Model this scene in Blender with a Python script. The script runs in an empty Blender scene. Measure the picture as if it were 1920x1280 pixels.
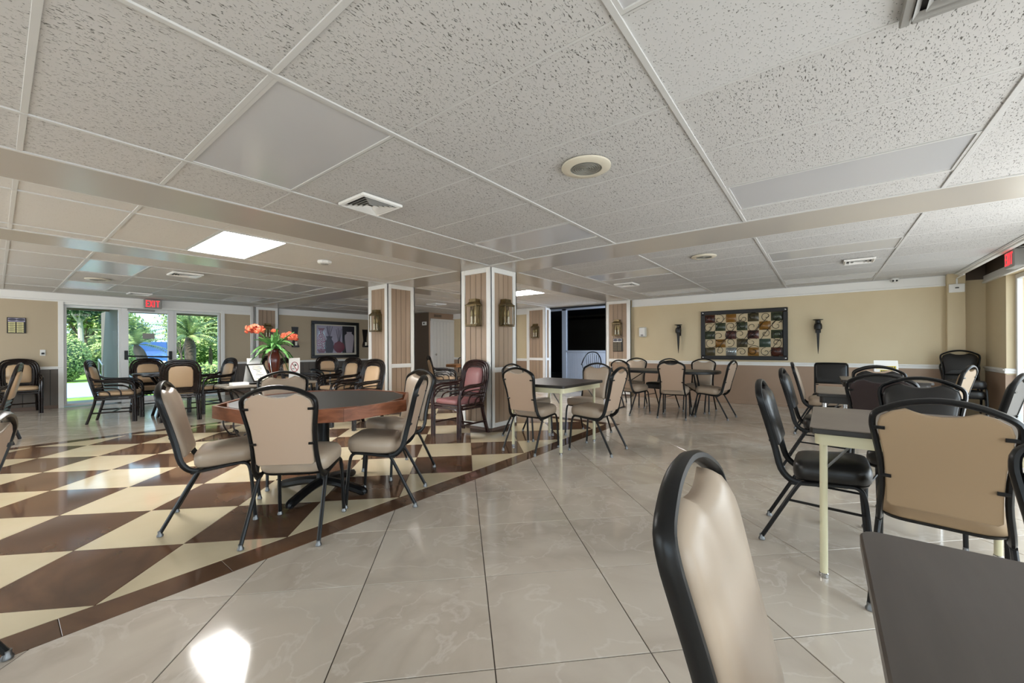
import bpy, bmesh, math, random
from math import sin, cos, pi, radians, sqrt
from mathutils import Vector, Matrix
random.seed(7)
SC = bpy.context.scene
COL = SC.collection
# ------------------------------------------------------------------ camera, world, lights, exposure
H = 1.1356            # eye height
CH = 2.2526           # ceiling height
cam_d = bpy.data.cameras.new('camera'); cam = bpy.data.objects.new('camera', cam_d); COL.objects.link(cam)
cam_d.sensor_width = 36.0; cam_d.lens = 752.087 / 1920 * 36.0; cam_d.shift_y = 12.54 / 1920
cam_d.clip_start = 0.02; cam_d.clip_end = 300
cam.matrix_world = (Matrix.Translation((0, 0, H)) @ Matrix.Rotation(radians(37.792 - 90), 4, 'Z')
                    @ Matrix.Rotation(radians(90), 4, 'X') @ Matrix.Rotation(-0.0043, 4, 'Z'))
SC.camera = cam
SC.view_settings.view_transform = 'Standard'; SC.view_settings.look = 'None'
SC.view_settings.exposure = 0.42; SC.view_settings.gamma = 1.0; SC.view_settings.use_curve_mapping = False
W = bpy.data.worlds.new('world'); SC.world = W; W.use_nodes = True
wn = W.node_tree.nodes; wn.clear()
wo = wn.new('ShaderNodeOutputWorld'); wb = wn.new('ShaderNodeBackground')
wb.inputs[0].default_value = (0.50, 0.78, 1.0, 1); wb.inputs[1].default_value = 1.9
W.node_tree.links.new(wb.outputs[0], wo.inputs[0])
sun_d = bpy.data.lights.new('sun', 'SUN'); sun_d.energy = 7.0; sun_d.angle = 0.01; sun_d.color = (1, .95, .85)
sun = bpy.data.objects.new('sun', sun_d); COL.objects.link(sun)
sun.rotation_euler = Vector((0.62, 0.30, -0.72)).to_track_quat('-Z', 'Y').to_euler()
def area(name, loc, direction, sx, sy, power, col):
    d = bpy.data.lights.new(name, 'AREA'); d.shape = 'RECTANGLE'; d.size = sx; d.size_y = sy
    d.energy = power; d.color = col
    o = bpy.data.objects.new(name, d); COL.objects.link(o); o.location = loc
    o.rotation_euler = Vector(direction).to_track_quat('-Z', 'Y').to_euler()
    return o
# daylight at the glazed doors of the window wall (y = -2.1), of the wall behind the camera, and of the side room
WIN_X = [(6.0, 8.33), (3.3, 5.6), (0.6, 2.9), (-2.4, 0.1)]
for (a, b), pw_ in zip(WIN_X, (22, 66, 42, 44)):
    area('window_daylight', ((a + b) / 2, -2.26, 1.08), (0, 1, 0), b - a, 1.95, pw_, (.97, .985, 1.0))
for (a, b), pw_ in zip([(-1.5, 1.5), (3.0, 6.0), (7.5, 10.5)], (24, 48, 78)):
    area('window_daylight', (-3.36, (a + b) / 2, 1.25), (1, 0, 0), b - a, 1.7, pw_, (.98, .99, 1.0))
area('side_room_daylight', (10.9, 3.1, 1.6), (0.1, 1, -.25), 1.6, 1.0, 75, (.66, .80, 1.0))
# ------------------------------------------------------------------ materials
def lin(c):
    return tuple(((v / 255) / 12.92 if v / 255 <= .04045 else ((v / 255 + .055) / 1.055) ** 2.4) for v in c) + (1.0,)
M = {}
def mat(name, col, rough=.5, metal=0.0, spec=.5, coat=0.0, emit=None, estr=0.0, trans=0.0, ior=1.45):
    m = bpy.data.materials.new(name); m.use_nodes = True
    p = m.node_tree.nodes['Principled BSDF']
    p.inputs['Base Color'].default_value = lin(col); p.inputs['Roughness'].default_value = rough
    p.inputs['Metallic'].default_value = metal; p.inputs['Specular IOR Level'].default_value = spec
    p.inputs['Coat Weight'].default_value = coat; p.inputs['IOR'].default_value = ior
    p.inputs['Transmission Weight'].default_value = trans
    if emit: p.inputs['Emission Color'].default_value = lin(emit); p.inputs['Emission Strength'].default_value = estr
    M[name] = m; return m
def nodes(m): return m.node_tree.nodes, m.node_tree.links, m.node_tree.nodes['Principled BSDF']
def noise_mix(name, c1, c2, scale, rough=.5, stretch=(1, 1, 1), lo=.35, hi=.65, detail=4, distort=0.0, bump=0.0, spec=.5, objrand=False, metal=0, coat=0, rough2=None):
    m = mat(name, c1, rough, metal, spec, coat); n, l, p = nodes(m)
    g = n.new('ShaderNodeNewGeometry'); mp = n.new('ShaderNodeMapping'); mp.inputs['Scale'].default_value = stretch
    l.new(g.outputs['Position'], mp.inputs['Vector'])
    if objrand:
        oi = n.new('ShaderNodeObjectInfo'); mul = n.new('ShaderNodeVectorMath'); mul.operation = 'SCALE'
        mul.inputs[0].default_value = (37, 53, 71); l.new(oi.outputs['Random'], mul.inputs['Scale']); l.new(mul.outputs[0], mp.inputs['Location'])
    t = n.new('ShaderNodeTexNoise'); t.inputs['Scale'].default_value = scale; t.inputs['Detail'].default_value = detail; t.inputs['Distortion'].default_value = distort
    l.new(mp.outputs[0], t.inputs['Vector'])
    r = n.new('ShaderNodeMapRange'); r.inputs[1].default_value = lo; r.inputs[2].default_value = hi; l.new(t.outputs['Fac'], r.inputs[0])
    mx = n.new('ShaderNodeMix'); mx.data_type = 'RGBA'; mx.inputs[6].default_value = lin(c1); mx.inputs[7].default_value = lin(c2)
    l.new(r.outputs[0], mx.inputs[0]); l.new(mx.outputs[2], p.inputs['Base Color'])
    if bump:
        b = n.new('ShaderNodeBump'); b.inputs['Strength'].default_value = bump; b.inputs['Distance'].default_value = .01
        l.new(t.outputs['Fac'], b.inputs['Height']); l.new(b.outputs[0], p.inputs['Normal'])
    return m
def add_veins(m, col, scale, width, amount, distort=2.0):
    n, l, p = nodes(m); src = p.inputs['Base Color'].links[0].from_socket
    mp = [x for x in n if x.type == 'MAPPING'][0]
    t = n.new('ShaderNodeTexNoise'); t.inputs['Scale'].default_value = scale; t.inputs['Detail'].default_value = 6; t.inputs['Distortion'].default_value = distort
    l.new(mp.outputs[0], t.inputs['Vector'])
    s = n.new('ShaderNodeMath'); s.operation = 'SUBTRACT'; s.inputs[1].default_value = .5; l.new(t.outputs['Fac'], s.inputs[0])
    a = n.new('ShaderNodeMath'); a.operation = 'ABSOLUTE'; l.new(s.outputs[0], a.inputs[0])
    r = n.new('ShaderNodeMapRange'); r.inputs[1].default_value = 0; r.inputs[2].default_value = width; r.inputs[3].default_value = amount; r.inputs[4].default_value = 0
    l.new(a.outputs[0], r.inputs[0])
    mx = n.new('ShaderNodeMix'); mx.data_type = 'RGBA'; mx.inputs[7].default_value = lin(col)
    l.new(src, mx.inputs[6]); l.new(r.outputs[0], mx.inputs[0]); l.new(mx.outputs[2], p.inputs['Base Color'])
def fissured(name, col, pit, sx, sy, thr, hole):
    m = mat(name, col, .9, 0, .2); n, l, p = nodes(m)
    g = n.new('ShaderNodeNewGeometry'); mp = n.new('ShaderNodeMapping'); mp.inputs['Scale'].default_value = (sx, sy, 1)
    l.new(g.outputs['Position'], mp.inputs['Vector'])
    t = n.new('ShaderNodeTexNoise'); t.inputs['Scale'].default_value = 1; t.inputs['Detail'].default_value = 1.5; t.inputs['Distortion'].default_value = .8
    l.new(mp.outputs[0], t.inputs['Vector'])
    r = n.new('ShaderNodeMapRange'); r.inputs[1].default_value = thr; r.inputs[2].default_value = thr + .04; l.new(t.outputs['Fac'], r.inputs[0])
    v = n.new('ShaderNodeTexVoronoi'); v.inputs['Scale'].default_value = 85; l.new(g.outputs['Position'], v.inputs['Vector'])
    r2 = n.new('ShaderNodeMapRange'); r2.inputs[1].default_value = hole; r2.inputs[2].default_value = hole - .08; l.new(v.outputs['Distance'], r2.inputs[0])
    f = n.new('ShaderNodeMath'); f.operation = 'MAXIMUM'; l.new(r.outputs[0], f.inputs[0]); l.new(r2.outputs[0], f.inputs[1])
    mx = n.new('ShaderNodeMix'); mx.data_type = 'RGBA'; mx.inputs[6].default_value = lin(col); mx.inputs[7].default_value = lin(pit)
    l.new(f.outputs[0], mx.inputs[0]); l.new(mx.outputs[2], p.inputs['Base Color'])
    inv = n.new('ShaderNodeMath'); inv.operation = 'SUBTRACT'; inv.inputs[0].default_value = 1; l.new(f.outputs[0], inv.inputs[1])
    b = n.new('ShaderNodeBump'); b.inputs['Strength'].default_value = .9; b.inputs['Distance'].default_value = .004
    l.new(inv.outputs[0], b.inputs['Height']); l.new(b.outputs[0], p.inputs['Normal'])
fissured('tile_fissure', (200, 198, 196), (104, 101, 97), 62, 185, .635, .10)
fissured('tile_pinhole', (204, 203, 202), (120, 118, 115), 120, 120, .68, .15)
fissured('tile_far', (206, 203, 199), (180, 177, 172), 70, 150, .66, .05)
mat('tee', (204, 203, 201), .45)
mat('grille_grey', (140, 138, 130), .9)
mat('steel_dull', (118, 118, 118), .35, .8)
mat('soffit', (186, 180, 172), .22, 0, .5)
mat('ceil_panel', (196, 196, 198), .2, 0, .5)
mat('lamp_on', (255, 255, 255), .4, 0, .5, 0, (255, 252, 248), 30.0)
mat('speaker_cream', (216, 208, 190), .4)
mat('white_trim', (238, 236, 232), .35)
mat('white_gloss', (226, 225, 224), .25)
mat('white_plastic', (225, 224, 220), .4)
mat('cream_metal', (214, 206, 172), .35)
noise_mix('wall_beige', (214, 197, 164), (208, 190, 156), 1.3, .7)
noise_mix('wall_lower', (166, 140, 119), (159, 133, 112), 1.6, .45)
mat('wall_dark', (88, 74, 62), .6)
mat('wall_tan', (186, 170, 145), .65)
noise_mix('plank_taupe', (172, 149, 127), (158, 134, 112), 5, .5, (1, 1, .15), objrand=True)
noise_mix('plank_grey', (104, 96, 88), (94, 86, 79), 5, .5, (1, 1, .2), objrand=True)
mat('base_brown', (112, 92, 80), .5)
mat('grout', (70, 60, 52), .7)
noise_mix('floor_tile', (206, 195, 181), (192, 180, 165), 1.7, .09, (1, 1, 1), .3, .7, 6, .5, objrand=True)
add_veins(M['floor_tile'], (172, 158, 144), 1.3, .08, .42, .7); add_veins(M['floor_tile'], (220, 212, 202), 3.4, .02, .4, .5)
noise_mix('floor_cream', (216, 202, 172), (206, 190, 158), 2.2, .08, (1, 1, 1), .3, .7, 5, .4, objrand=True)
noise_mix('floor_brown', (92, 69, 54), (118, 86, 64), 2.6, .08, (1.5, .8, 1), .35, .75, 7, .4, objrand=True)
add_veins(M['floor_brown'], (74, 54, 43), 1.6, .10, .4, .6)
mat('black_metal', (14, 14, 15), .33, 0, .4)
mat('chrome', (190, 190, 190), .18, 1.0)
noise_mix('vinyl_beige', (178, 159, 139), (172, 152, 132), 3, .36)
mat('vinyl_back', (184, 158, 136), .5)
mat('vinyl_tan_dark', (160, 134, 104), .5)
mat('vinyl_black', (33, 31, 30), .34)
mat('vinyl_maroon', (52, 40, 40), .4)
mat('vinyl_burgundy', (158, 108, 108), .33)
mat('vinyl_ratbeige', (192, 162, 128), .38)
noise_mix('rattan', (24, 18, 17), (40, 30, 27), 9, .25, (1, 1, 1), .4, .7)
noise_mix('rattan_burgundy', (48, 28, 28), (66, 42, 40), 9, .25, (1, 1, 1), .4, .7)
noise_mix('wood_apron', (118, 70, 48), (156, 98, 70), 3.2, .28, (2, 2, 9), .35, .7, 5, .8)
noise_mix('wood_table', (150, 100, 55), (120, 78, 42), 3, .4, (2, 2, 8))
mat('felt_black', (38, 38, 38), .42)
noise_mix('laminate_dark', (74, 66, 61), (66, 58, 53), 3.5, .34, (1, 9, 1), .4, .7, 5)
noise_mix('laminate_taupe', (122, 110, 100), (114, 102, 92), 5, .35)
mat('edge_dark', (46, 42, 38), .4)
mat('dark_plastic', (20, 19, 19), .35)
noise_mix('bronze', (118, 98, 62), (86, 72, 46), 14, .35, metal=.5)
mat('candle', (236, 230, 214), .5)
mat('bulb', (240, 225, 180), .05, 0, .5, 0, None, 0, .6)
mat('art_cream', (206, 186, 150), .5); mat('art_rust', (74, 38, 26), .25); mat('art_amber', (132, 92, 38), .22)
mat('art_green', (58, 64, 46), .22); mat('art_olive', (70, 62, 42), .25); mat('art_maroon', (82, 50, 44), .22); mat('art_teal', (56, 70, 60), .2)
mat('art_silver', (150, 155, 155), .15, .7)
mat('iron', (20, 16, 15), .38)
mat('red_letter', (235, 60, 70), .5, 0, .5, 0, (255, 60, 70), .75)
mat('grey_plastic', (150, 148, 144), .45)
mat('print_lilac', (168, 160, 182), .3); mat('print_red', (112, 34, 60), .25); mat('print_dark', (60, 56, 74), .3); mat('print_black', (32, 28, 40), .3)
mat('print_grey', (176, 166, 178), .3); mat('print_cream', (206, 200, 184), .4)
mat('paper', (226, 224, 220), .6); mat('paper_cream', (232, 230, 206), .5); mat('ink', (90, 90, 84), .7); mat('yellow_mark', (206, 184, 60), .6)
mat('nameplate', (226, 218, 160), .35); mat('nameplate_dark', (118, 104, 80), .35); mat('slate_board', (26, 22, 20), .4)
noise_mix('leaf', (112, 160, 92), (66, 116, 58), 30, .45); noise_mix('flower', (206, 72, 48), (232, 130, 96), 40, .5)
noise_mix('vase_brown', (96, 38, 22), (60, 26, 18), 4, .12); mat('stone_top', (120, 112, 102), .2)
def glass(name, tint=(1, 1, 1), rough=0.0, ior=1.45):
    m = bpy.data.materials.new(name); m.use_nodes = True; n = m.node_tree.nodes; l = m.node_tree.links; n.clear()
    o = n.new('ShaderNodeOutputMaterial'); tr = n.new('ShaderNodeBsdfTransparent'); tr.inputs[0].default_value = (*tint, 1)
    gl = n.new('ShaderNodeBsdfGlossy'); gl.inputs['Roughness'].default_value = rough; fr = n.new('ShaderNodeFresnel'); fr.inputs[0].default_value = ior
    gm = n.new('ShaderNodeNewGeometry'); sb = n.new('ShaderNodeMath'); sb.operation = 'SUBTRACT'; sb.inputs[0].default_value = 1.0; l.new(gm.outputs['Backfacing'], sb.inputs[1])
    fm = n.new('ShaderNodeMath'); fm.operation = 'MULTIPLY'; l.new(fr.outputs[0], fm.inputs[0]); l.new(sb.outputs[0], fm.inputs[1])
    mx = n.new('ShaderNodeMixShader'); l.new(fm.outputs[0], mx.inputs[0]); l.new(tr.outputs[0], mx.inputs[1]); l.new(gl.outputs[0], mx.inputs[2]); l.new(mx.outputs[0], o.inputs[0])
    M[name] = m
glass('glass', (.97, .98, .98), 0, 1.16); glass('glass_clear', (.98, .98, .97), 0, 1.2); glass('glass_dark', (.35, .37, .40)); glass('glass_amber', (.98, .92, .75))
noise_mix('lawn', (128, 160, 62), (96, 132, 48), 5, .9); mat('asphalt_shade_blue', (150, 172, 196), .8); mat('patio', (140, 136, 130), .7)  # driveway's pale blue is shade put into the base colour
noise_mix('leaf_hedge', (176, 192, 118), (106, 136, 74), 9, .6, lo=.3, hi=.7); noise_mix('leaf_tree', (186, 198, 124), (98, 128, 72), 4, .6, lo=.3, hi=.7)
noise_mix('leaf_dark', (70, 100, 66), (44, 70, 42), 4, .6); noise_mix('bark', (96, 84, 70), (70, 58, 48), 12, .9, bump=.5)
mat('bark_pale', (176, 170, 160), .9); mat('van_blue', (70, 110, 176), .25); mat('tire', (30, 30, 30), .8); mat('dark_reflection', (104, 94, 84), .7); mat('eave', (150, 138, 118), .8)
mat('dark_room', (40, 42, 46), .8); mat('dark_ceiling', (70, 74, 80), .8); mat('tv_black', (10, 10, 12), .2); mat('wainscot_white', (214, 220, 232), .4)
# ------------------------------------------------------------------ mesh building
class MB:
    def __init__(s): s.v = []; s.f = []
    def add(s, v, f, mtx=None):
        o = len(s.v)
        s.v += [tuple(mtx @ Vector(p)) if mtx is not None else tuple(p) for p in v]
        s.f += [tuple(i + o for i in q) for q in f]
        return s
    def box(s, x0, x1, y0, y1, z0, z1, b=0.0, mtx=None):
        if b <= 0:
            v = [(x, y, z) for z in (z0, z1) for y in (y0, y1) for x in (x0, x1)]
            return s.add(v, [(0, 2, 3, 1), (4, 5, 7, 6), (0, 1, 5, 4), (2, 6, 7, 3), (0, 4, 6, 2), (1, 3, 7, 5)], mtx)
        b = min(b, abs(x1 - x0) * .49, abs(y1 - y0) * .49, abs(z1 - z0) * .49)
        v = []; idx = {}
        for i, x in enumerate((x0, x1)):
            for j, y in enumerate((y0, y1)):
                for k, z in enumerate((z0, z1)):
                    dx, dy, dz = (b if i == 0 else -b), (b if j == 0 else -b), (b if k == 0 else -b)
                    idx[i, j, k, 'x'] = len(v); v.append((x, y + dy, z + dz))
                    idx[i, j, k, 'y'] = len(v); v.append((x + dx, y, z + dz))
                    idx[i, j, k, 'z'] = len(v); v.append((x + dx, y + dy, z))
        f = []
        for i in (0, 1): f.append([idx[i, 0, 0, 'x'], idx[i, 1, 0, 'x'], idx[i, 1, 1, 'x'], idx[i, 0, 1, 'x']])
        for j in (0, 1): f.append([idx[0, j, 0, 'y'], idx[1, j, 0, 'y'], idx[1, j, 1, 'y'], idx[0, j, 1, 'y']])
        for k in (0, 1): f.append([idx[0, 0, k, 'z'], idx[1, 0, k, 'z'], idx[1, 1, k, 'z'], idx[0, 1, k, 'z']])
        for i in (0, 1):
            for j in (0, 1): f.append([idx[i, j, 0, 'x'], idx[i, j, 1, 'x'], idx[i, j, 1, 'y'], idx[i, j, 0, 'y']])
            for k in (0, 1): f.append([idx[i, 0, k, 'x'], idx[i, 1, k, 'x'], idx[i, 1, k, 'z'], idx[i, 0, k, 'z']])
        for j in (0, 1):
            for k in (0, 1): f.append([idx[0, j, k, 'y'], idx[1, j, k, 'y'], idx[1, j, k, 'z'], idx[0, j, k, 'z']])
        for i in (0, 1):
            for j in (0, 1):
                for k in (0, 1): f.append([idx[i, j, k, 'x'], idx[i, j, k, 'y'], idx[i, j, k, 'z']])
        return s.add(v, f, mtx)
    def tube(s, pts, r, n=8, closed=False, mtx=None, flat=1.0):
        P = [Vector(p) for p in pts]; m = len(P)
        R = r if isinstance(r, (list, tuple)) else [r] * m
        T = []
        for i in range(m):
            a = P[(i - 1) % m] if (closed or i > 0) else P[i]; c = P[(i + 1) % m] if (closed or i < m - 1) else P[i]
            T.append((c - a).normalized())
        up = Vector((0, 0, 1)) if abs(T[0].z) < .9 else Vector((1, 0, 0))
        nx = (up - T[0] * up.dot(T[0])).normalized(); rings = []; v = []
        for i in range(m):
            nx = (nx - T[i] * nx.dot(T[i])).normalized(); ny = T[i].cross(nx)
            rings.append(len(v))
            for k in range(n):
                a = 2 * pi * k / n + pi / n
                v.append(P[i] + nx * cos(a) * R[i] + ny * sin(a) * R[i] * flat)
        f = []
        for i in range(m if closed else m - 1):
            a, b = rings[i], rings[(i + 1) % m]
            for k in range(n): f.append((a + k, a + (k + 1) % n, b + (k + 1) % n, b + k))
        if not closed:
            f.append(tuple(rings[0] + k for k in range(n))[::-1]); f.append(tuple(rings[-1] + k for k in range(n)))
        return s.add(v, f, mtx)
    def lathe(s, prof, n=20, mtx=None, cap=True):
        v = []; f = []
        for r, z in prof:
            for k in range(n):
                a = 2 * pi * k / n; v.append((r * cos(a), r * sin(a), z))
        for i in range(len(prof) - 1):
            for k in range(n): f.append((i * n + k, i * n + (k + 1) % n, (i + 1) * n + (k + 1) % n, (i + 1) * n + k))
        if cap:
            if prof[0][0] > 1e-4: f.append(tuple(range(n))[::-1])
            if prof[-1][0] > 1e-4: f.append(tuple((len(prof) - 1) * n + k for k in range(n)))
        return s.add(v, f, mtx)
    def prism(s, outline, z0, z1, mtx=None, bev=0.0):
        n = len(outline)
        if bev:
            cx = sum(p[0] for p in outline) / n; cy = sum(p[1] for p in outline) / n
            mxr = max(sqrt((p[0] - cx) ** 2 + (p[1] - cy) ** 2) for p in outline); k = 1 - bev / mxr
            ins = [(cx + (p[0] - cx) * k, cy + (p[1] - cy) * k) for p in outline]
            rings = [(ins, z0), (outline, z0 + bev), (outline, z1 - bev), (ins, z1)]
        else: rings = [(outline, z0), (outline, z1)]
        v = []; f = []
        for o, z in rings: v += [(p[0], p[1], z) for p in o]
        for i in range(len(rings) - 1):
            for k in range(n): f.append((i * n + k, i * n + (k + 1) % n, (i + 1) * n + (k + 1) % n, (i + 1) * n + k))
        f.append(tuple(range(n))[::-1]); f.append(tuple((len(rings) - 1) * n + k for k in range(n)))
        return s.add(v, f, mtx)
    def rings(s, rg, mtx=None, capa=True, capb=True):
        v = []; f = []; n = len(rg[0])
        for r in rg: v += list(r)
        for i in range(len(rg) - 1):
            for k in range(n): f.append((i * n + k, i * n + (k + 1) % n, (i + 1) * n + (k + 1) % n, (i + 1) * n + k))
        if capa: f.append(tuple(range(n))[::-1])
        if capb: f.append(tuple((len(rg) - 1) * n + k for k in range(n)))
        return s.add(v, f, mtx)
    def mesh(s, name, m, smooth=True, ang=.7):
        me = bpy.data.meshes.new(name); me.from_pydata([tuple(p) for p in s.v], [], s.f)
        bm = bmesh.new(); bm.from_mesh(me); bmesh.ops.recalc_face_normals(bm, faces=bm.faces); bm.to_mesh(me); bm.free()
        if m: me.materials.append(M[m])
        if smooth: me.shade_smooth(); me.set_sharp_from_angle(angle=ang)
        return me
    def build(s, name, m, parent=None, smooth=True, ang=.7, loc=None, rz=None):
        o = bpy.data.objects.new(name, s.mesh(name, m, smooth, ang)); COL.objects.link(o)
        if parent is not None: o.parent = parent
        if loc is not None: o.location = loc
        if rz is not None: o.rotation_euler = (0, 0, rz)
        return o
def inst(me, name, parent=None, loc=(0, 0, 0), rz=0):
    o = bpy.data.objects.new(name, me); COL.objects.link(o); o.location = loc; o.rotation_euler = (0, 0, rz)
    if parent is not None: o.parent = parent
    return o
def tag(o, label=None, cat=None, group=None, kind=None):
    if label: o['label'] = label
    if cat: o['category'] = cat
    if group: o['group'] = group
    if kind: o['kind'] = kind
    return o
def thing(name, label, cat, loc=(0, 0, 0), rz=0.0, group=None, kind=None):
    o = bpy.data.objects.new(name, None); COL.objects.link(o); o.location = loc; o.rotation_euler = (0, 0, rz)
    o.empty_display_size = .1
    return tag(o, label, cat, group, kind)
def copy_tree(o, parent=None):
    c = o.copy(); COL.objects.link(c); c.parent = parent
    for ch in list(o.children): copy_tree(ch, c)
    return c
def place(proto, used, label, x, y, deg, group=None, z=0.0):
    o = proto if not used else copy_tree(proto)
    used.append(1); o['label'] = label; o.location = (x, y, z); o.rotation_euler = (0, 0, radians(deg - 90))
    if group: o['group'] = group
    elif 'group' in o: del o['group']
    return o
def B(x0, x1, y0, y1, z0, z1, b=0.0): return MB().box(x0, x1, y0, y1, z0, z1, b)
def sm(pts, k=4):
    P = [Vector(p) for p in pts]; out = []
    for i in range(len(P) - 1):
        p0 = P[max(i - 1, 0)]; p1 = P[i]; p2 = P[i + 1]; p3 = P[min(i + 2, len(P) - 1)]
        for j in range(k):
            t = j / k
            out.append(.5 * ((2 * p1) + (p2 - p0) * t + (2 * p0 - 5 * p1 + 4 * p2 - p3) * t * t + (3 * p1 - p0 - 3 * p2 + p3) * t ** 3))
    out.append(P[-1]); return out
def rrect(w, h, r, n=4, cx=0, cy=0):
    o = []
    for qx, qy, a0 in ((1, 1, 0), (-1, 1, 90), (-1, -1, 180), (1, -1, 270)):
        for k in range(n + 1):
            a = radians(a0 + 90 * k / n); o.append((cx + qx * (w / 2 - r) + r * cos(a), cy + qy * (h / 2 - r) + r * sin(a)))
    return o
def text(name, body, size, mtx, m, parent=None, ext=.002, align='CENTER'):
    c = bpy.data.curves.new(name, 'FONT'); c.body = body; c.size = size; c.extrude = ext; c.align_x = align; c.align_y = 'CENTER'
    c.materials.append(M[m]); o = bpy.data.objects.new(name, c); COL.objects.link(o)
    if parent is not None: o.parent = parent
    o.matrix_basis = mtx
    return o
# ------------------------------------------------------------------ floor: real tiles over a grout bed
floor = B(-3.2, 9.4, -2.3, 11.95, -.12, -.0035).build('floor', 'grout', smooth=False)
tag(floor, 'polished tile floor with a brown and cream checkered field', 'floor', kind='structure')
def clip(poly, a, b, c):                       # keep a*x + b*y <= c
    out = []
    for i in range(len(poly)):
        p, q = poly[i], poly[(i + 1) % len(poly)]; dp = a * p[0] + b * p[1] - c; dq = a * q[0] + b * q[1] - c
        if dp <= 0: out.append(p)
        if (dp < 0 < dq) or (dq < 0 < dp):
            t = dp / (dp - dq); out.append((p[0] + (q[0] - p[0]) * t, p[1] + (q[1] - p[1]) * t))
    return out
def clip_rect(poly, x0, x1, y0, y1):
    for a, b, c in ((-1, 0, -x0), (1, 0, x1), (0, -1, -y0), (0, 1, y1)):
        poly = clip(poly, a, b, c)
        if len(poly) < 3: return []
    return poly
def parea(p): return abs(sum(p[i][0] * p[(i + 1) % len(p)][1] - p[(i + 1) % len(p)][0] * p[i][1] for i in range(len(p)))) / 2
def tile_mesh(poly, name, m, gap=.0022):
    # shrink each edge inward by the joint, then chamfer
    n = len(poly)
    if sum(poly[i][0] * poly[(i + 1) % n][1] - poly[(i + 1) % n][0] * poly[i][1] for i in range(n)) < 0: poly = poly[::-1]
    def shrink(d):
        q = poly
        for i in range(n):
            p0, p1 = poly[i], poly[(i + 1) % n]; ex, ey = p1[0] - p0[0], p1[1] - p0[1]; L = sqrt(ex * ex + ey * ey)
            if L < 1e-6: continue
            nx, ny = ey / L, -ex / L
            q = clip(q, nx, ny, nx * p0[0] + ny * p0[1] - d)
            if len(q) < 3: return []
        return q
    o1, o2 = shrink(gap), shrink(gap + .0015)
    if len(o1) < 3 or len(o1) != len(o2): 
        if len(o1) < 3: return None
        mb = MB().prism(o1, -.006, 0.0)
    else: mb = MB().rings([[(x, y, -.006) for x, y in o1], [(x, y, -.0015) for x, y in o1], [(x, y, 0) for x, y in o2]])
    return mb.mesh(name, m, smooth=False)
T = .5832; S2 = sqrt(.5)
fx, fy = 1.4961, 1.3347
KX0, KX1, KY0, KY1 = -.95, 5.70, 2.39, 7.49       # outer edge of the checkered field (border band)
BW = .172
full = tile_mesh([(T * S2, 0), (0, T * S2), (-T * S2, 0), (0, -T * S2)], 'floor_tile', 'floor_tile')
def zones():                                     # beige zones around the checkered field
    yield (-.9, 9.2, -2.1, KY0); yield (KX1, 9.2, KY0, KY1); yield (-.9, 9.2, KY1, 11.85)
nb = 0
stuff = MB()
for k in range(-30, 40):
    for l in range(-30, 40):
        cx = fx + (l + k + 1) * T * S2; cy = fy + (l - k) * T * S2
        if not (-1.4 < cx < 9.7 and -2.6 < cy < 12.3): continue
        d = [(cx + T * S2, cy), (cx, cy + T * S2), (cx - T * S2, cy), (cx, cy - T * S2)]
        for z in zones():
            p = clip_rect(d, *z)
            if len(p) < 3 or parea(p) < .004: continue
            inside = parea(p) > T * T - 1e-4
            far = (cy > KY1 and cx > 5.2) or (cx > 7.9 and cy > KY0)
            if far:
                q = tile_mesh([(x, y) for x, y in p], 'far_floor_tiles', None)
                if q:
                    stuff.add([v.co[:] for v in q.vertices], [tuple(f.vertices) for f in q.polygons]); bpy.data.meshes.remove(q)
            elif inside: inst(full, 'floor_tile', floor, (cx, cy, 0)); nb += 1
            else:
                me = tile_mesh([(x - cx, y - cy) for x, y in p], 'floor_tile', 'floor_tile')
                if me: inst(me, 'floor_tile', floor, (cx, cy, 0)); nb += 1
o = stuff.build('far_floor_tiles', 'floor_tile', floor, smooth=False); o['kind'] = 'stuff'
# checkered field
DX, DY = .811, .7942
ix0, ix1, iy0, iy1 = KX0, KX1 - BW, KY0 + BW + .003, KY1 - BW
dfull = {}
for col in ('floor_brown', 'floor_cream'):
    dfull[col] = tile_mesh([(DX / 2, 0), (0, DY / 2), (-DX / 2, 0), (0, -DY / 2)], 'checker_tile', col, .0012)
for col, ox, oy in (('floor_brown', .27, iy0 + DY / 2), ('floor_cream', .27 + DX / 2, iy0)):
    for i in range(-3, 9):
        for j in range(-1, 8):
            cx, cy = ox + i * DX, oy + j * DY
            d = [(cx + DX / 2, cy), (cx, cy + DY / 2), (cx - DX / 2, cy), (cx, cy - DY / 2)]
            p = clip_rect(d, ix0, ix1, iy0, iy1)
            if len(p) < 3 or parea(p) < .004: continue
            if parea(p) > DX * DY / 2 - 1e-4: me = dfull[col]
            else: me = tile_mesh([(x - cx, y - cy) for x, y in p], 'checker_tile', col, .0012)
            if me: inst(me, 'checker_tile', floor, (cx, cy, 0))
bt = .583
def band(x0, x1, y0, y1, alongx):
    a0, a1 = (x0, x1) if alongx else (y0, y1); a = a0
    while a < a1 - .02:
        b = min(a + bt, a1)
        p = [(a, y0), (b, y0), (b, y1), (a, y1)] if alongx else [(x0, a), (x1, a), (x1, b), (x0, b)]
        cx = sum(q[0] for q in p) / 4; cy = sum(q[1] for q in p) / 4
        me = tile_mesh([(q[0] - cx, q[1] - cy) for q in p], 'border_tile', 'floor_brown', .001)
        if me: inst(me, 'border_tile', floor, (cx, cy, 0))
        a = b
band(KX0 - .056, KX1, KY0, iy0, True); band(KX0 - .056, KX1, iy1, KY1, True); band(ix1, KX1, iy0, iy1, False)
back_floor = B(-3.2, -.95, -2.1, 11.85, -.006, -.001).build('floor_slab', 'floor_tile', floor, smooth=False)
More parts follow.
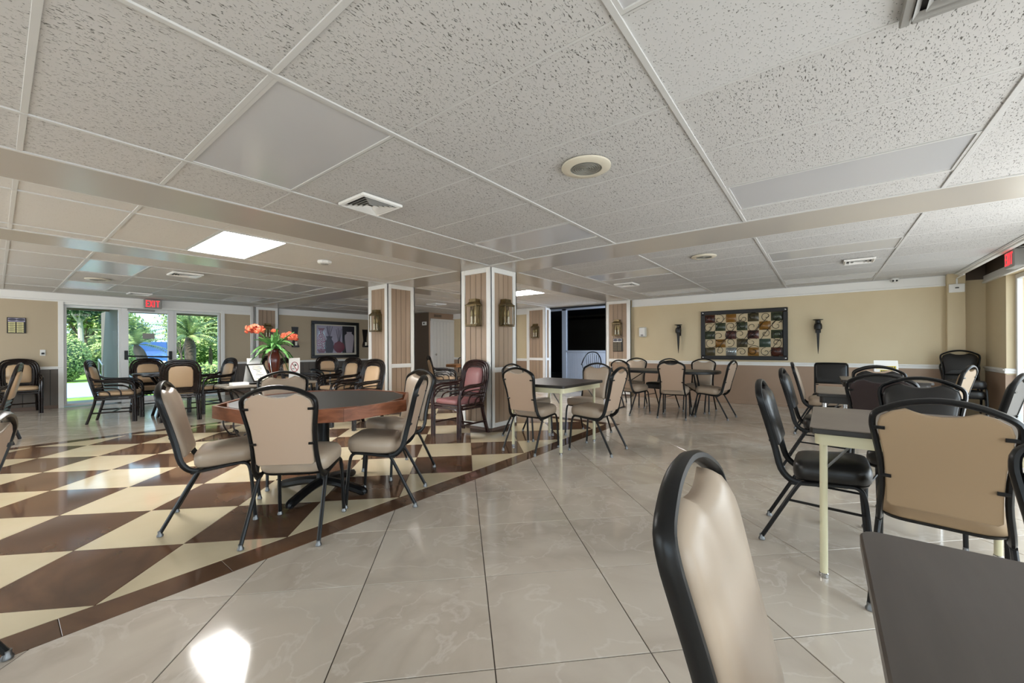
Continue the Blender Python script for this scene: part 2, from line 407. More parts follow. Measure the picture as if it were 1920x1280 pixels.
# ------------------------------------------------------------------ ceiling: lay-in tiles on a tee grid, flush painted soffits
ceiling = B(-3.3, 9.4, -1.62, 11.95, CH + .06, CH + .16).build('ceiling', 'dark_ceiling', smooth=False)
tag(ceiling, 'white suspended ceiling of fissured tiles with flat painted soffits', 'ceiling', kind='structure')
G = .6096
PANELS = {}       # cells taken by light panels: key (bay, i, j) -> state
bays = {'A': (-1.2, 4.11, -1.62, 3.57, .697, 2.985), 'B': (4.72, 9.2, -1.62, 3.57, 5.07, 2.985), 'C': (-1.2, 4.11, 4.15, 5.93, .697, 4.45),
        'D': (4.72, 9.2, 4.15, 5.93, 5.07, 4.45), 'E': (-1.2, 4.11, 6.50, 11.85, .697, 7.13), 'F': (4.72, 9.2, 6.50, 11.85, 5.07, 7.13)}
OFF = [(1.0, 2.4), (3.44, -.06), (3.44, 2.4), (1.0, -.06), (5.98, -.06), (5.98, 2.4), (8.42, 2.4), (8.42, -.06), (1.0, 7.75), (1.0, 10.2), (3.44, 7.75), (5.4, 10.2), (5.4, 7.75), (3.44, 10.2)]
ON = [(1.61, 5.06), (6.6, 5.06)]
tee_full = {}
cells_off = []; cells_on = []
tile_cache = {}
for bay, (x0, x1, y0, y1, gx, gy) in bays.items():
    xs = [gx + k * G for k in range(-14, 14)]; ys = [gy + k * 2 * G for k in range(-8, 8)]
    xs = [x0] + [x for x in xs if x0 + .03 < x < x1 - .03] + [x1]; ys = [y0] + [y for y in ys if y0 + .03 < y < y1 - .03] + [y1]
    for i in range(len(xs) - 1):
        for j in range(len(ys) - 1):
            a, b, c, d = xs[i], xs[i + 1], ys[j], ys[j + 1]; cx, cy = (a + b) / 2, (c + d) / 2
            if any(a < px < b and c < py < d for px, py in OFF): cells_off.append((a, b, c, d)); continue
            if any(a < px < b and c < py < d for px, py in ON): cells_on.append((a, b, c, d)); continue
            near = bay == 'A'
            m = ('tile_pinhole' if (near and cx < 2.0 and cy < .6) or (bay == 'B' and cx > 7) else 'tile_fissure') if bay in 'AB' else 'tile_far'
            key = (round(b - a, 3), round(d - c, 3), m)
            if key not in tile_cache:
                w, h = (b - a) / 2 - .003, (d - c) / 2 - .003
                tile_cache[key] = B(-w, w, -h, h, 0, .014, .004).mesh('ceiling_tile', m, smooth=False)
            inst(tile_cache[key], 'ceiling_tile', ceiling, (cx, cy, CH + .004 + random.uniform(0, .0015)))
    for x in xs[1:-1]:
        hw = .012 if x < 1.0 else .0055
        B(x - hw, x + hw, y0, y1, CH - .001 if x < 1.0 else CH + .003, CH + .008, .001).build('cross_tee', 'tee', ceiling, smooth=False)
    for y in ys[1:-1]: B(x0, x1, y - .012, y + .012, CH - .003, CH + .008, .001).build('main_tee', 'tee', ceiling, smooth=False)
    for (a, b, c, d) in ((x0, x1, y0, y0 + .02), (x0, x1, y1 - .02, y1), (x0, x0 + .02, y0, y1), (x1 - .02, x1, y0, y1)):
        B(a, b, c, d, CH - .0045, CH + .008).build('wall_angle', 'tee', ceiling, smooth=False)
for a, b, c, d in ((-3.2, 9.2, 3.57, 4.15), (-3.2, 9.2, 5.93, 6.50), (4.11, 4.72, -1.62, 3.57), (4.11, 4.72, 4.15, 5.93), (4.11, 4.72, 6.50, 11.85)):
    B(a, b, c, d, CH - .004, CH + .06).build('soffit', 'soffit', ceiling, smooth=False)
for c, d in ((-1.62, 3.57), (4.15, 5.93), (6.50, 11.85)): B(-3.2, -1.2, c, d, CH, CH + .06).build('tile_slab', 'tile_far', ceiling, smooth=False)
def light_panel(c4, on, label, group):
    a, b, c, d = c4; t = thing('ceiling_light', label, 'ceiling light', ((a + b) / 2, (c + d) / 2, CH), 0, group)
    w, h = (b - a) / 2 - .012, (d - c) / 2 - .012
    f = MB(); e = .016
    f.box(-w, w, -h, -h + e, .0, .03); f.box(-w, w, h - e, h, 0, .03); f.box(-w, -w + e, -h + e, h - e, 0, .03); f.box(w - e, w, -h + e, h - e, 0, .03)
    f.build('frame', 'tee', t, smooth=False)
    B(-w + e, w - e, -h + e, h - e, .006, .02).build('diffuser', 'lamp_on' if on else 'ceil_panel', t, smooth=False)
OFF_LABEL = {(1.0, 2.4): 'large unlit grey light panel beside the stepped vent over the game table', (3.44, -.06): 'long unlit light panel above the window row card tables',
    (3.44, 2.4): 'unlit light panel just before the two-lantern column', (1.0, -.06): 'unlit light panel cut by the frame near the large louvered vent',
    (5.98, -.06): 'unlit light panel beside the small vent over the window row', (5.98, 2.4): 'unlit light panel over the aisle behind the cream-legged card table',
    (8.42, 2.4): 'thin unlit light panel along the beige wall above the white dispenser', (8.42, -.06): 'thin unlit light panel along the beige wall near the dome camera',
    (1.0, 7.75): 'glossy unlit light panel over the round rattan table', (1.0, 10.2): 'glossy unlit light panel just inside the garden entrance',
    (3.44, 7.75): 'dark unlit light panel over the glass table', (5.4, 10.2): 'dark unlit light panel in front of the vase picture',
    (5.4, 7.75): 'dark unlit light panel behind the plank column', (3.44, 10.2): 'dark unlit light panel near the garden wall pilaster'}
for c in cells_off:
    key = [k for k in OFF if c[0] < k[0] < c[1] and c[2] < k[1] < c[3]][0]
    light_panel(c, False, OFF_LABEL[key], 'unlit ceiling light panels')
for c in cells_on: light_panel(c, True, 'lit white ceiling light panel above the checkered floor between two soffits' if c[0] < 4 else 'lit white ceiling light panel behind the two-lantern column', 'lit ceiling light panels')
# ------------------------------------------------------------------ walls
def crown(parent, x0, x1, y0, y1, z0=2.085, z1=CH, nrm=(-1, 0)):
    nx, ny = nrm; mb = MB()
    def bar(d, za, zb):
        if nx: mb.box(min(x0, x0 + nx * d), max(x0, x0 + nx * d), y0, y1, za, zb, .004)
        else: mb.box(x0, x1, min(y0, y0 + ny * d), max(y0, y0 + ny * d), za, zb, .004)
    bar(.012, z0 + .03, z1); bar(.026, z0, z0 + .032)
    mb.build('crown_board', 'white_trim', parent, smooth=False)
def rail(parent, x0, x1, y0, y1, nrm, z=.81, h=.07):
    nx, ny = nrm; mb = MB()
    for d, za, zb in ((.018, z - h / 2, z + h / 2), (.034, z + .005, z + h / 2 - .012)):
        if nx: mb.box(min(x0, x0 + nx * d), max(x0, x0 + nx * d), y0, y1, za, zb, .005)
        else: mb.box(x0, x1, min(y0, y0 + ny * d), max(y0, y0 + ny * d), za, zb, .005)
    mb.build('chair_rail', 'white_trim', parent, smooth=False)
wall_right = B(9.2, 9.4, -2.3, 4.12, -.05, 2.7).build('wall_right', 'wall_beige', smooth=False)
tag(wall_right, 'beige wall with white chair rail and brown lower half', 'wall', kind='structure')
B(9.188, 9.201, -1.53, 3.55, .04, .79).build('lower_panel', 'wall_lower', wall_right, smooth=False)
B(9.18, 9.201, -1.53, 3.55, 0, .06, .004).build('baseboard', 'wall_lower', wall_right, smooth=False)
rail(wall_right, 9.2, 9.2, -1.53, 3.55, (-1, 0)); crown(wall_right, 9.2, 9.2, -1.53, 3.55)
p = B(9.09, 9.21, -1.725, -1.53, 0, 2.7, .004).build('corner_pilaster', 'wall_beige', wall_right, smooth=False)
rail(wall_right, 9.09, 9.09, -1.73, -1.525, (-1, 0)); B(9.078, 9.1, -1.725, -1.53, .0, .775).build('lower_panel', 'wall_lower', wall_right, smooth=False)
wall_back = B(9.2, 9.4, 6.0, 12.05, -.05, 2.7).build('wall_right', 'wall_beige', smooth=False)
tag(wall_back, 'beige wall with chair rail beyond the paneled columns', 'wall', kind='structure')
B(9.188, 9.201, 6.5, 9.56, .0, .79).build('lower_panel', 'wall_lower', wall_back, smooth=False)
rail(wall_back, 9.2, 9.2, 6.5, 9.56, (-1, 0)); crown(wall_back, 9.2, 9.2, 6.5, 9.56)
B(9.2, 9.4, 4.1, 6.05, 2.235, 2.7).build('header', 'soffit', wall_back, smooth=False)
# closet box with white door, thermostat and grille
closet = B(8.16, 9.2, 9.56, 11.85, 0, CH - .004).build('wall_closet', 'wall_dark', smooth=False)
tag(closet, 'dark brown projecting closet block with a white door', 'wall', kind='structure')
B(8.165, 9.2, 9.548, 9.561, 0, CH - .006).build('face_panel', 'wall_lower', closet, smooth=False)
door = B(8.30, 9.12, 9.52, 9.555, .01, 1.99, .004).build('door_1', 'white_gloss', smooth=False)
tag(door, 'plain white closet door with grooved boards in a white casing', 'door', kind='structure')
for k in range(6):
    B(8.31 + k * .135, 8.31 + (k + 1) * .135 - .006, 9.508, 9.522, .03, 1.97, .004).build('door_board', 'white_gloss', door, smooth=False)
B(8.21, 8.30, 9.515, 9.56, 0, 2.06, .004).build('casing', 'white_gloss', door, smooth=False); B(9.12, 9.2, 9.515, 9.56, 0, 2.06, .004).build('casing', 'white_gloss', door, smooth=False)
B(8.21, 9.2, 9.51, 9.56, 1.99, 2.06, .004).build('casing', 'white_gloss', door, smooth=False)
MB().tube([(8.37, 9.508, .95), (8.37, 9.47, .95)], .012).add(*(lambda m: (m.v, m.f))(MB().lathe([(.001, 0), (.028, .005), (.03, .03), (.001, .045)], 12, Matrix.Translation((8.37, 9.48, .95)) @ Matrix.Rotation(pi / 2, 4, 'X')))).build('door_knob', 'chrome', door)
gr = thing('air_grille', 'dark return air grille above the white closet door', 'vent', (8.51, 9.548, 2.155))
B(-.17, .17, -.012, 0, -.045, .045, .004).build('frame', 'wall_lower', gr, smooth=False); 
for k in range(5): B(-.15, .15, -.018, -.008, -.036 + k * .016, -.028 + k * .016).build('louver', 'dark_plastic', gr, smooth=False)
th = thing('thermostat', 'small white thermostat on the dark brown closet wall', 'thermostat', (8.16, 9.745, 1.91))
B(-.025, 0, -.1, .1, -.055, .055, .008).build('body', 'white_plastic', th); B(-.028, -.02, -.03, .05, -.02, .03, .003).build('display', 'ink', th, smooth=False)
# left wall with the garden entrance
wall_left = thing('wall_left', 'tan wall with dark plank wainscot either side of the glazed garden entrance', 'wall', kind='structure')
B(-3.2, .826, 11.85, 12.05, 0, 2.7).build('wall_section', 'wall_tan', wall_left, smooth=False)
B(3.46, 8.2, 11.85, 12.05, 0, 2.7).build('wall_section', 'wall_tan', wall_left, smooth=False)
B(.826, 3.46, 11.85, 12.05, 2.04, 2.7).build('wall_section', 'white_trim', wall_left, smooth=False)
for a, b in ((-1.2, .826), (3.46, 4.17), (4.76, 8.16)):
    n = max(1, round((b - a) / .17)); w = (b - a) / n
    for k in range(n): B(a + k * w + .004, a + (k + 1) * w - .004, 11.834, 11.851, .06, .775, .003).build('plank', 'plank_grey', wall_left, smooth=False)
    B(a, b, 11.84, 11.851, 0, .79).build('plank_backing', 'dark_plastic', wall_left, smooth=False)
    B(a, b, 11.828, 11.851, 0, .065, .003).build('baseboard', 'base_brown', wall_left, smooth=False)
    rail(wall_left, a, b, 11.85, 11.85, (0, -1), .79, .055)
crown(wall_left, -3.2, 4.17, 11.85, 11.85, nrm=(0, -1)); crown(wall_left, 4.76, 8.16, 11.85, 11.85, nrm=(0, -1))
for a, b in ((.76, .835), (3.45, 3.53), (4.10, 4.17)): B(a, b, 11.825, 11.855, 0, 2.09, .004).build('casing', 'white_trim', wall_left, smooth=False)
B(3.53, 4.10, 11.825, 11.855, 2.03, 2.09, .004).build('casing', 'white_trim', wall_left, smooth=False)
wall_rear = thing('wall_rear', 'beige wall with tall windows behind the tables', 'wall', kind='structure')
for a, b in ((-2.3, -1.5), (1.5, 3.0), (6.0, 7.5), (10.5, 12.05)): B(-3.4, -3.2, a, b, 0, 2.7).build('wall_section', 'wall_beige', wall_rear, smooth=False)
B(-3.4, -3.2, -2.3, 12.05, 2.1, 2.7).build('wall_section', 'wall_beige', wall_rear, smooth=False); B(-3.4, -3.2, -2.3, 12.05, -.05, .4).build('wall_section', 'wall_lower', wall_rear, smooth=False)
wi = [0]
def fixed_window(name, x0, x1, y0, y1, z0, z1, axis, label, ft=.045, mull=()):
    o = thing(name, label, 'window', ((x0 + x1) / 2, (y0 + y1) / 2, 0), 0, kind='structure')
    f = MB(); L = (x1 - x0) if axis == 'x' else (y1 - y0); D = .05
    def bar(a, b, za, zb):
        if axis == 'x': f.box(a, b, -D / 2, D / 2, za, zb, .004)
        else: f.box(-D / 2, D / 2, a, b, za, zb, .004)
    bar(-L / 2, L / 2, z0, z0 + ft); bar(-L / 2, L / 2, z1 - ft, z1); bar(-L / 2, -L / 2 + ft, z0 + ft, z1 - ft); bar(L / 2 - ft, L / 2, z0 + ft, z1 - ft)
    edges = [-L / 2 + ft] + [v for v in mull] + [L / 2 - ft]
    for v in mull: bar(v - ft / 2, v + ft / 2, z0 + ft, z1 - ft)
    f.build('window_frame', 'white_gloss', o, smooth=False)
    for a, b in zip(edges[:-1], edges[1:]):
        g = MB().box(a, b, -.003, .003, z0 + ft, z1 - ft) if axis == 'x' else MB().box(-.003, .003, a, b, z0 + ft, z1 - ft)
        g.build('pane', 'glass', o, smooth=False)
    return o
for k, (a, b) in enumerate([(-1.5, 1.5), (3.0, 6.0), (7.5, 10.5)]):
    fixed_window('window_%d' % (k + 6), -3.3, -3.3, a, b, .4, 2.1, 'y', 'tall white framed window in the rear wall', mull=(0,))
# window wall (y = -2.1): pier beside the far corner, sliding glazed doors, curtain pocket above
wall_win = thing('wall_window', 'brown window wall with glazed doors, white rail and ceiling pocket', 'wall', kind='structure')
B(8.35, 9.3, -2.3, -1.95, 0, 2.9).build('wall_section', 'wall_beige', wall_win, smooth=False)
B(8.35, 9.2, -1.951, -1.94, 0, .775).build('lower_panel', 'wall_lower', wall_win, smooth=False); B(8.34, 8.352, -2.2, -1.94, 0, .745).build('lower_panel', 'wall_lower', wall_win, smooth=False)
rail(wall_win, 8.335, 9.2, -1.95, -1.95, (0, 1), .80, .07); rail(wall_win, 8.35, 8.35, -2.2, -1.93, (-1, 0), .80, .07)
B(-3.4, 8.352, -2.3, -1.95, 2.09, 2.9).build('wall_section', 'wall_beige', wall_win, smooth=False)
B(-3.4, 9.2, -1.951, -1.925, 2.09, 2.20, .004).build('crown_board', 'white_trim', wall_win, smooth=False); B(-3.4, 9.2, -1.951, -1.91, 2.085, 2.115, .004).build('crown_board', 'white_trim', wall_win, smooth=False)
for (a, b) in ((5.6, 6.0), (2.9, 3.3), (.1, .6), (-3.4, -2.4)): B(a, b, -2.3, -1.95, 0, 2.1).build('wall_section', 'wall_beige', wall_win, smooth=False)
B(-3.4, 9.2, -1.952, -1.944, 2.2, 2.75).build('pocket_shade_board', 'wall_dark', wall_win, smooth=False); B(9.19, 9.202, -1.95, -1.73, 2.15, 2.75).build('pocket_shade_board', 'wall_dark', wall_win, smooth=False)  # dark boards added so the pocket's shade sits in the colour
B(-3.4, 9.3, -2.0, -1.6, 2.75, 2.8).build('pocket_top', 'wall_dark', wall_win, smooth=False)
B(-3.3, 9.1, -1.66, -1.615, CH - .012, 2.8, .003).build('fascia', 'white_trim', wall_win, smooth=False)
B(-3.3, 9.1, -1.69, -1.64, CH - .03, CH + .02, .004).build('curtain_track', 'white_trim', wall_win, smooth=False)
for k, (a, b) in enumerate(WIN_X):
    fixed_window('window_%d' % (k + 2), a - .02, b + .02, -2.055, -2.055, .03, 2.09, 'x', 'white framed sliding glass door of the window wall', .06, (0,))
# ------------------------------------------------------------------ garden entrance: glazing and door
ent = fixed_window('window_1', .835, 1.665, 11.93, 11.93, .02, 2.035, 'x', 'fixed white framed glass panel beside the garden door', .045)
ent3 = fixed_window('window_1', 2.555, 3.455, 11.93, 11.93, .02, 2.035, 'x', 'white framed glass side panel between the garden door and wall', .045)
gd = thing('door_2', 'white aluminium glazed garden door with dark push bar', 'door', (2.11, 11.93, 0), kind='structure')
f = MB()
for a, b, c, d in ((-.445, -.33, 0, 2.035), (.33, .445, 0, 2.035), (-.33, .33, 1.96, 2.035), (-.33, .33, 0, .10)): f.box(a, b, -.03, .03, c, d, .004)
f.build('door_frame', 'white_gloss', gd, smooth=False); B(-.33, .33, -.003, .003, .10, 1.96).build('pane', 'glass', gd, smooth=False)
MB().tube([(-.36, -.05, 1.0), (.36, -.05, .97)], .018).box(-.40, -.345, -.07, -.03, .92, 1.12, .006).box(.345, .40, -.07, -.03, .90, 1.10, .006).build('push_bar', 'black_metal', gd)
B(-.10, .10, -.012, -.004, 1.38, 1.50).build('door_sign', 'grey_plastic', gd, smooth=False)
B(-.35, .1, -.06, -.02, 1.985, 2.03, .005).build('door_closer', 'grey_plastic', gd, smooth=False)
# ------------------------------------------------------------------ paneled columns
def col_face(parent, L, hh, mtx, planks=4, st=.085, low=True):
    """one face in local coords: x along face 0..L, y outward (towards -y), z up"""
    fr = MB()
    zb = .045
    for a, b, c, d in ((0, st, zb, hh), (L - st, L, zb, hh), (st, L - st, hh - .07, hh), (st, L - st, .80, .87), (st, L - st, zb, .105)):
        fr.box(a, b, -.022, .002, c, d, .004, mtx)
    fr.build('face_frame', 'white_trim', parent, smooth=False)
    n = planks; w = (L - 2 * st) / n
    for z0, z1 in ((.105, .80), (.87, hh - .07)):
        for k in range(n):
            MB().box(st + k * w + .003, st + (k + 1) * w - .003, -.009, .0, z0, z1, .003, mtx).build('plank', 'plank_taupe', parent, smooth=False)
    MB().box(-.002, L + .002, -.014, .002, 0, .045, .003, mtx).build('baseboard', 'base_brown', parent, smooth=False)
def column(name, x0, x1, y0, y1, faces, label):
    o = B(x0 + .022, x1 - .022 if 'E' in faces else x1, y0 + .022, y1 - .022 if 'N' in faces else y1, 0, CH - .004).build(name, 'dark_plastic', smooth=False)
    tag(o, label, 'column', kind='structure')
    hh = CH - .004
    if 'W' in faces: col_face(o, y1 - y0, hh, Matrix.Translation((x0 + .022, y1, 0)) @ Matrix.Rotation(-pi / 2, 4, 'Z'))
    if 'S' in faces: col_face(o, x1 - x0, hh, Matrix.Translation((x0, y0 + .022, 0)))
    if 'E' in faces: col_face(o, y1 - y0, hh, Matrix.Translation((x1 - .022, y0, 0)) @ Matrix.Rotation(pi / 2, 4, 'Z'))
    if 'N' in faces: col_face(o, x1 - x0, hh, Matrix.Translation((x1, y1 - .022, 0)) @ Matrix.Rotation(pi, 4, 'Z'))
    return o
column('column', 4.133, 4.715, 3.567, 4.147, 'WSEN', 'square white framed column with taupe planks and two lanterns')
column('column', 4.115, 4.70, 5.885, 6.46, 'WSEN', 'square white framed column with taupe planks beside the rattan chairs')
column('column', 9.14, 9.42, 5.945, 6.57, 'WS', 'white framed plank pilaster at the edge of the dark side room')
column('column', 9.08, 9.25, 3.555, 4.17, 'WN', 'white framed plank pilaster carrying a lantern and a name plaque')
column('column', 4.175, 4.755, 11.74, 11.86, 'SWE', 'white framed plank pilaster on the left-hand garden wall'.replace('left-hand ', ''))
# ------------------------------------------------------------------ side room behind the opening
sr = thing('wall_side_room', 'dark side room with white wainscot partition', 'wall', kind='structure')
B(9.4, 16.2, 2.9, 12.0, -.12, -.004).build('side_floor', 'floor_tile', sr, smooth=False)
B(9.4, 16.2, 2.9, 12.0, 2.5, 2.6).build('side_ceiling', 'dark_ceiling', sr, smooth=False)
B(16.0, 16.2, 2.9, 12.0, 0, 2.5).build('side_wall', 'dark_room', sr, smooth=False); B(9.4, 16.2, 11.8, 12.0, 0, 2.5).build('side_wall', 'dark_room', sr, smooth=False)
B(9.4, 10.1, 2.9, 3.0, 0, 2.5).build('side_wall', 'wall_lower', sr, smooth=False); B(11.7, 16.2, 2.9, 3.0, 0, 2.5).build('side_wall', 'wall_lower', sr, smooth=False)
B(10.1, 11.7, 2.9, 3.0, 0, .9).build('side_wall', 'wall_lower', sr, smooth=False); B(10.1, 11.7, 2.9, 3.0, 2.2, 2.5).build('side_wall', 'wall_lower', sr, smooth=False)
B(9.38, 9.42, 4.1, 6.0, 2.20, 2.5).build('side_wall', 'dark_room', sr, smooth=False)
B(12.16, 12.30, 7.04, 7.22, 0, 2.5, .006).build('partition_post', 'wainscot_white', sr, smooth=False)
B(12.2, 12.28, 2.9, 7.04, .05, 1.0).build('partition_base', 'wainscot_white', sr, smooth=False)
for k in range(26):
    B(12.186, 12.203, 7.04 - (k + 1) * .085 + .006, 7.04 - k * .085, .12, .97, .003).build('wainscot_board', 'wainscot_white', sr, smooth=False)
B(12.15, 12.32, 2.9, 7.04, .99, 1.05, .006).build('partition_sill', 'wainscot_white', sr, smooth=False); B(12.17, 12.21, 2.9, 7.04, 0, .12, .004).build('partition_base', 'wainscot_white', sr, smooth=False)
B(12.23, 12.245, 2.9, 7.04, 1.05, 2.44).build('partition_pane', 'glass_dark', sr, smooth=False); B(12.16, 12.30, 2.9, 8.2, 2.44, 2.5).build('partition_head', 'wainscot_white', sr, smooth=False)
tv = thing('television', 'black wall television in the dark room behind the glass partition', 'television', (15.99, 8.3, 0))
B(-.06, -.01, -.62, .62, 1.22, 1.93, .01).build('casing', 'dark_plastic', tv, smooth=False); B(-.064, -.055, -.6, .6, 1.24, 1.91).build('screen', 'tv_black', tv, smooth=False)
# ------------------------------------------------------------------ seating
def yb(z): return -.15 - (z - .43) * .255            # rake of a banquet chair back
def banquet_chair(front, rear, pad_z0=.45, stretcher=False, frame='black_metal', square=False):
    t = thing('banquet_chair', 'chair', 'chair')
    # side: (half width, z)
    if square: side = [(.185, .43), (.186, .55), (.186, .72), (.186, .85), (.178, .88), (.155, .892), (0, .895)]
    else: side = [(.185, .43), (.176, .54), (.180, .66), (.196, .77), (.201, .815), (.192, .855), (.150, .884), (.085, .910), (0, .922)]
    L = [(-x, yb(z), z) for x, z in side]; R = [(x, yb(z), z) for x, z in side[::-1]][1:]
    path = [(-.190, -.055, .366), (-.190, -.105, .378)] + L + R + [(.190, -.105, .378), (.190, -.055, .366)]
    MB().tube(sm(path, 3), .0185, 8, flat=.66).build('back_frame', frame, t)
    for s in (-1, 1):
        lg = MB().tube(sm([(s * .192, -.10, .360), (s * .195, .0, .371), (s * .198, .15, .390), (s * .200, .192, .385), (s * .202, .213, .352), (s * .206, .226, .25), (s * .21, .243, .025)], 3), .0115, 8).build('leg', frame, t)
        MB().lathe([(.009, 0), (.017, .003), (.017, .012), (.012, .02), (.012, .034)], 10, Matrix.Translation((s * .21, .245, 0))).build('glide', 'steel_dull', lg)
        lg = MB().tube([(s * .193, -.062, .368), (s * .197, -.10, .30), (s * .21, -.243, .025)], .0115, 8).build('leg', frame, t)
        MB().lathe([(.009, 0), (.017, .003), (.017, .012), (.012, .02), (.012, .034)], 10, Matrix.Translation((s * .21, -.245, 0))).build('glide', 'steel_dull', lg)
        if stretcher: MB().tube([(s * .199, -.125, .262), (s * .205, .226, .25)], .007, 6).build('stretcher', frame, t)
    # seat cushion
    out = []
    for x, y in rrect(1, 1, .22, 5):
        yy = .078 + y * .345; w = .395 + .03 * (y + .5); out.append((x * w, yy))
    def ring(k, z): return [(x * k, .078 + (y - .078) * k, z + (.012 if y > .078 else -.006) * min(1, abs(y - .078) / .17)) for x, y in out]
    MB().rings([ring(.93, .384), ring(1.0, .400), ring(1.015, .432), ring(1.0, .462), ring(.93, .482), ring(.7, .494), ring(.3, .498)]).build('seat', front, t, ang=1.2)
    MB().rings([ring(.92, .372), ring(.96, .386)]).build('seat_pan', 'black_metal', t)
    # back pad
    if square: o = [(.180, pad_z0), (.182, .70), (.182, .86), (.168, .886), (0, .888)]
    else: o = [(.150, pad_z0), (.163, pad_z0 + .012), (.162, .56), (.167, .67), (.181, .77), (.184, .812), (.174, .846), (.140, .870), (.100, .884), (.072, .872), (.04, .862), (0, .859)]
    pts = o + [(-x, z) for x, z in o[::-1] if x > 0]
    cz = (pad_z0 + .87) / 2
    def bring(k, dy): return [(x * k, yb(cz + (z - cz) * k) + dy, cz + (z - cz) * k) for x, z in pts]
    MB().rings([bring(.985, -.012), bring(1.0, -.010), bring(1.0, .010), bring(.97, .026), bring(.86, .038), bring(.5, .044)]).build('backrest', front, t, ang=1.2)
    MB().rings([bring(.97, -.0135), bring(.97, -.0115)]).build('back_panel', rear, t, smooth=False)
    for s in (-1, 1):
        for z, x in ((.795, .182), (.585, .166)):
            MB().tube([(s * (x + .012), yb(z) - .014, z), (s * (x - .022), yb(z) - .017, z)], .008, 6).build('bracket', frame, t)
    return t
P_beige = banquet_chair('vinyl_beige', 'vinyl_back'); U_beige = []
P_black = banquet_chair('vinyl_black', 'vinyl_black', .555, True); U_black = []
P_dark = banquet_chair('vinyl_maroon', 'vinyl_maroon', .475); U_dark = []
P_tan = banquet_chair('vinyl_tan_dark', 'vinyl_tan_dark'); U_tan = []
P_sq = banquet_chair('vinyl_black', 'vinyl_black', .60, False, 'black_metal', True); U_sq = []
GB = 'beige stacking chairs'
# around the octagonal game table
place(P_beige, U_beige, 'beige stacking chair with back turned at the octagonal game table, feet on the brown border', 1.17, 2.627, 44.5)
place(P_beige, U_beige, 'beige stacking chair side-on at the octagonal game table toward the garden entrance', .92, 3.282, 336.9)
place(P_beige, U_beige, 'beige stacking chair behind the octagonal game table, facing it from the vase side', 1.59, 3.715, 258)
place(P_beige, U_beige, 'beige stacking chair at the octagonal game table beside the burgundy armchair', 2.329, 3.152, 180)
place(P_beige, U_beige, 'beige stacking chair in profile at the octagonal game table on the beige tile edge', 1.845, 2.636, 130.5)
# around the square card table by the lantern column
place(P_beige, U_beige, 'beige stacking chair with back turned at the cream-legged card table near the lantern column', 3.70, 2.60, 1)
place(P_beige, U_beige, 'beige stacking chair between the cream-legged card table and the lantern column', 4.22, 3.02, 268)
place(P_beige, U_beige, 'beige stacking chair in profile at the cream-legged card table, standing on plain beige tiles', 4.115, 1.984, 91)
place(P_beige, U_beige, 'beige stacking chair facing the cream-legged card table from the dark side room', 4.80, 2.45, 180)
# around the long oval table under the art panel
place(P_beige, U_beige, 'beige stacking chair at the black oval table end near the plank pilaster, back turned', 6.80, 2.66, 338)
place(P_beige, U_beige, 'beige stacking chair with its back turned at the middle of the black oval table', 6.79, 1.926, 6.7)
place(P_beige, U_beige, 'beige stacking chair in profile at the rounded end of the black oval table', 7.176, 1.385, 83)
place(P_beige, U_beige, 'beige stacking chair against the wall side of the black oval table beside the pilaster', 7.72, 2.98, 182)
place(P_beige, U_beige, 'beige stacking chair against the wall side of the black oval table below the art panel', 7.70, 1.74, 178)
place(P_black, U_black, 'black stacking chair turned at an angle behind the black oval table', 7.62, 2.38, 166)
# the row of card tables along the window wall
place(P_tan, U_tan, 'large tan stacking chair back with black brackets at the cream-rimmed card table', 2.52, -.40, -8.4)
place(P_black, U_black, 'black vinyl stacking chair in profile beside the cream-legged card table of the window row', 2.985, .045, 270)
place(P_black, U_black, 'black stacking chair facing the tan chair across the cream-rimmed card table', 3.54, -.46, 168)
place(P_dark, U_dark, 'dark maroon stacking chair with its back turned at the black-rimmed middle card table', 4.38, -.38, -8)
place(P_black, U_black, 'black stacking chair with open handle in front of the white notice card', 5.36, -.42, 172)
place(P_black, U_black, 'slim black stacking chair in profile at the black-rimmed middle card table', 4.74, .05, 268)
place(P_beige, U_beige, 'beige stacking chair in profile at the last card table near the brown wall', 6.62, .06, 272)
place(P_beige, U_beige, 'beige stacking chair with back turned beside the white notice card table', 6.18, -.50, -8)
place(P_tan, U_tan, 'small tan stacking chair half hidden in front of the corner chair stack', 6.58, -1.02, 66)
place(P_black, U_black, 'tall black stacking chair beside the glazed doors of the window row', 4.86, -.95, 66)
place(P_sq, U_sq, 'black chair with a square padded back below the wall torch', 7.22, -.09, 180)
place(P_beige, U_beige, 'beige stacking chair with sunlit pad beside the bare dark table', .812, -.066, 271)
place(P_black, U_black, 'black padded stacking chair cut by the frame behind the bare dark table', 1.40, -.60, 180)
place(P_beige, U_beige, 'beige stacking chair edge with dark frame beside the checkered floor, mostly out of view', -.258, 2.22, 168)
for k, lb in enumerate(('lower', 'upper')):
    place(P_black, U_black, 'black stacking chair, %s one of the stack in the wall corner' % lb, 8.76 - .034 * k, -1.62, 176, 'stacked chairs in the corner', .148 * k)
place(P_beige, U_beige, 'pale beige stacking chair behind the wooden table near the white closet door', 7.72, 7.62, 215)
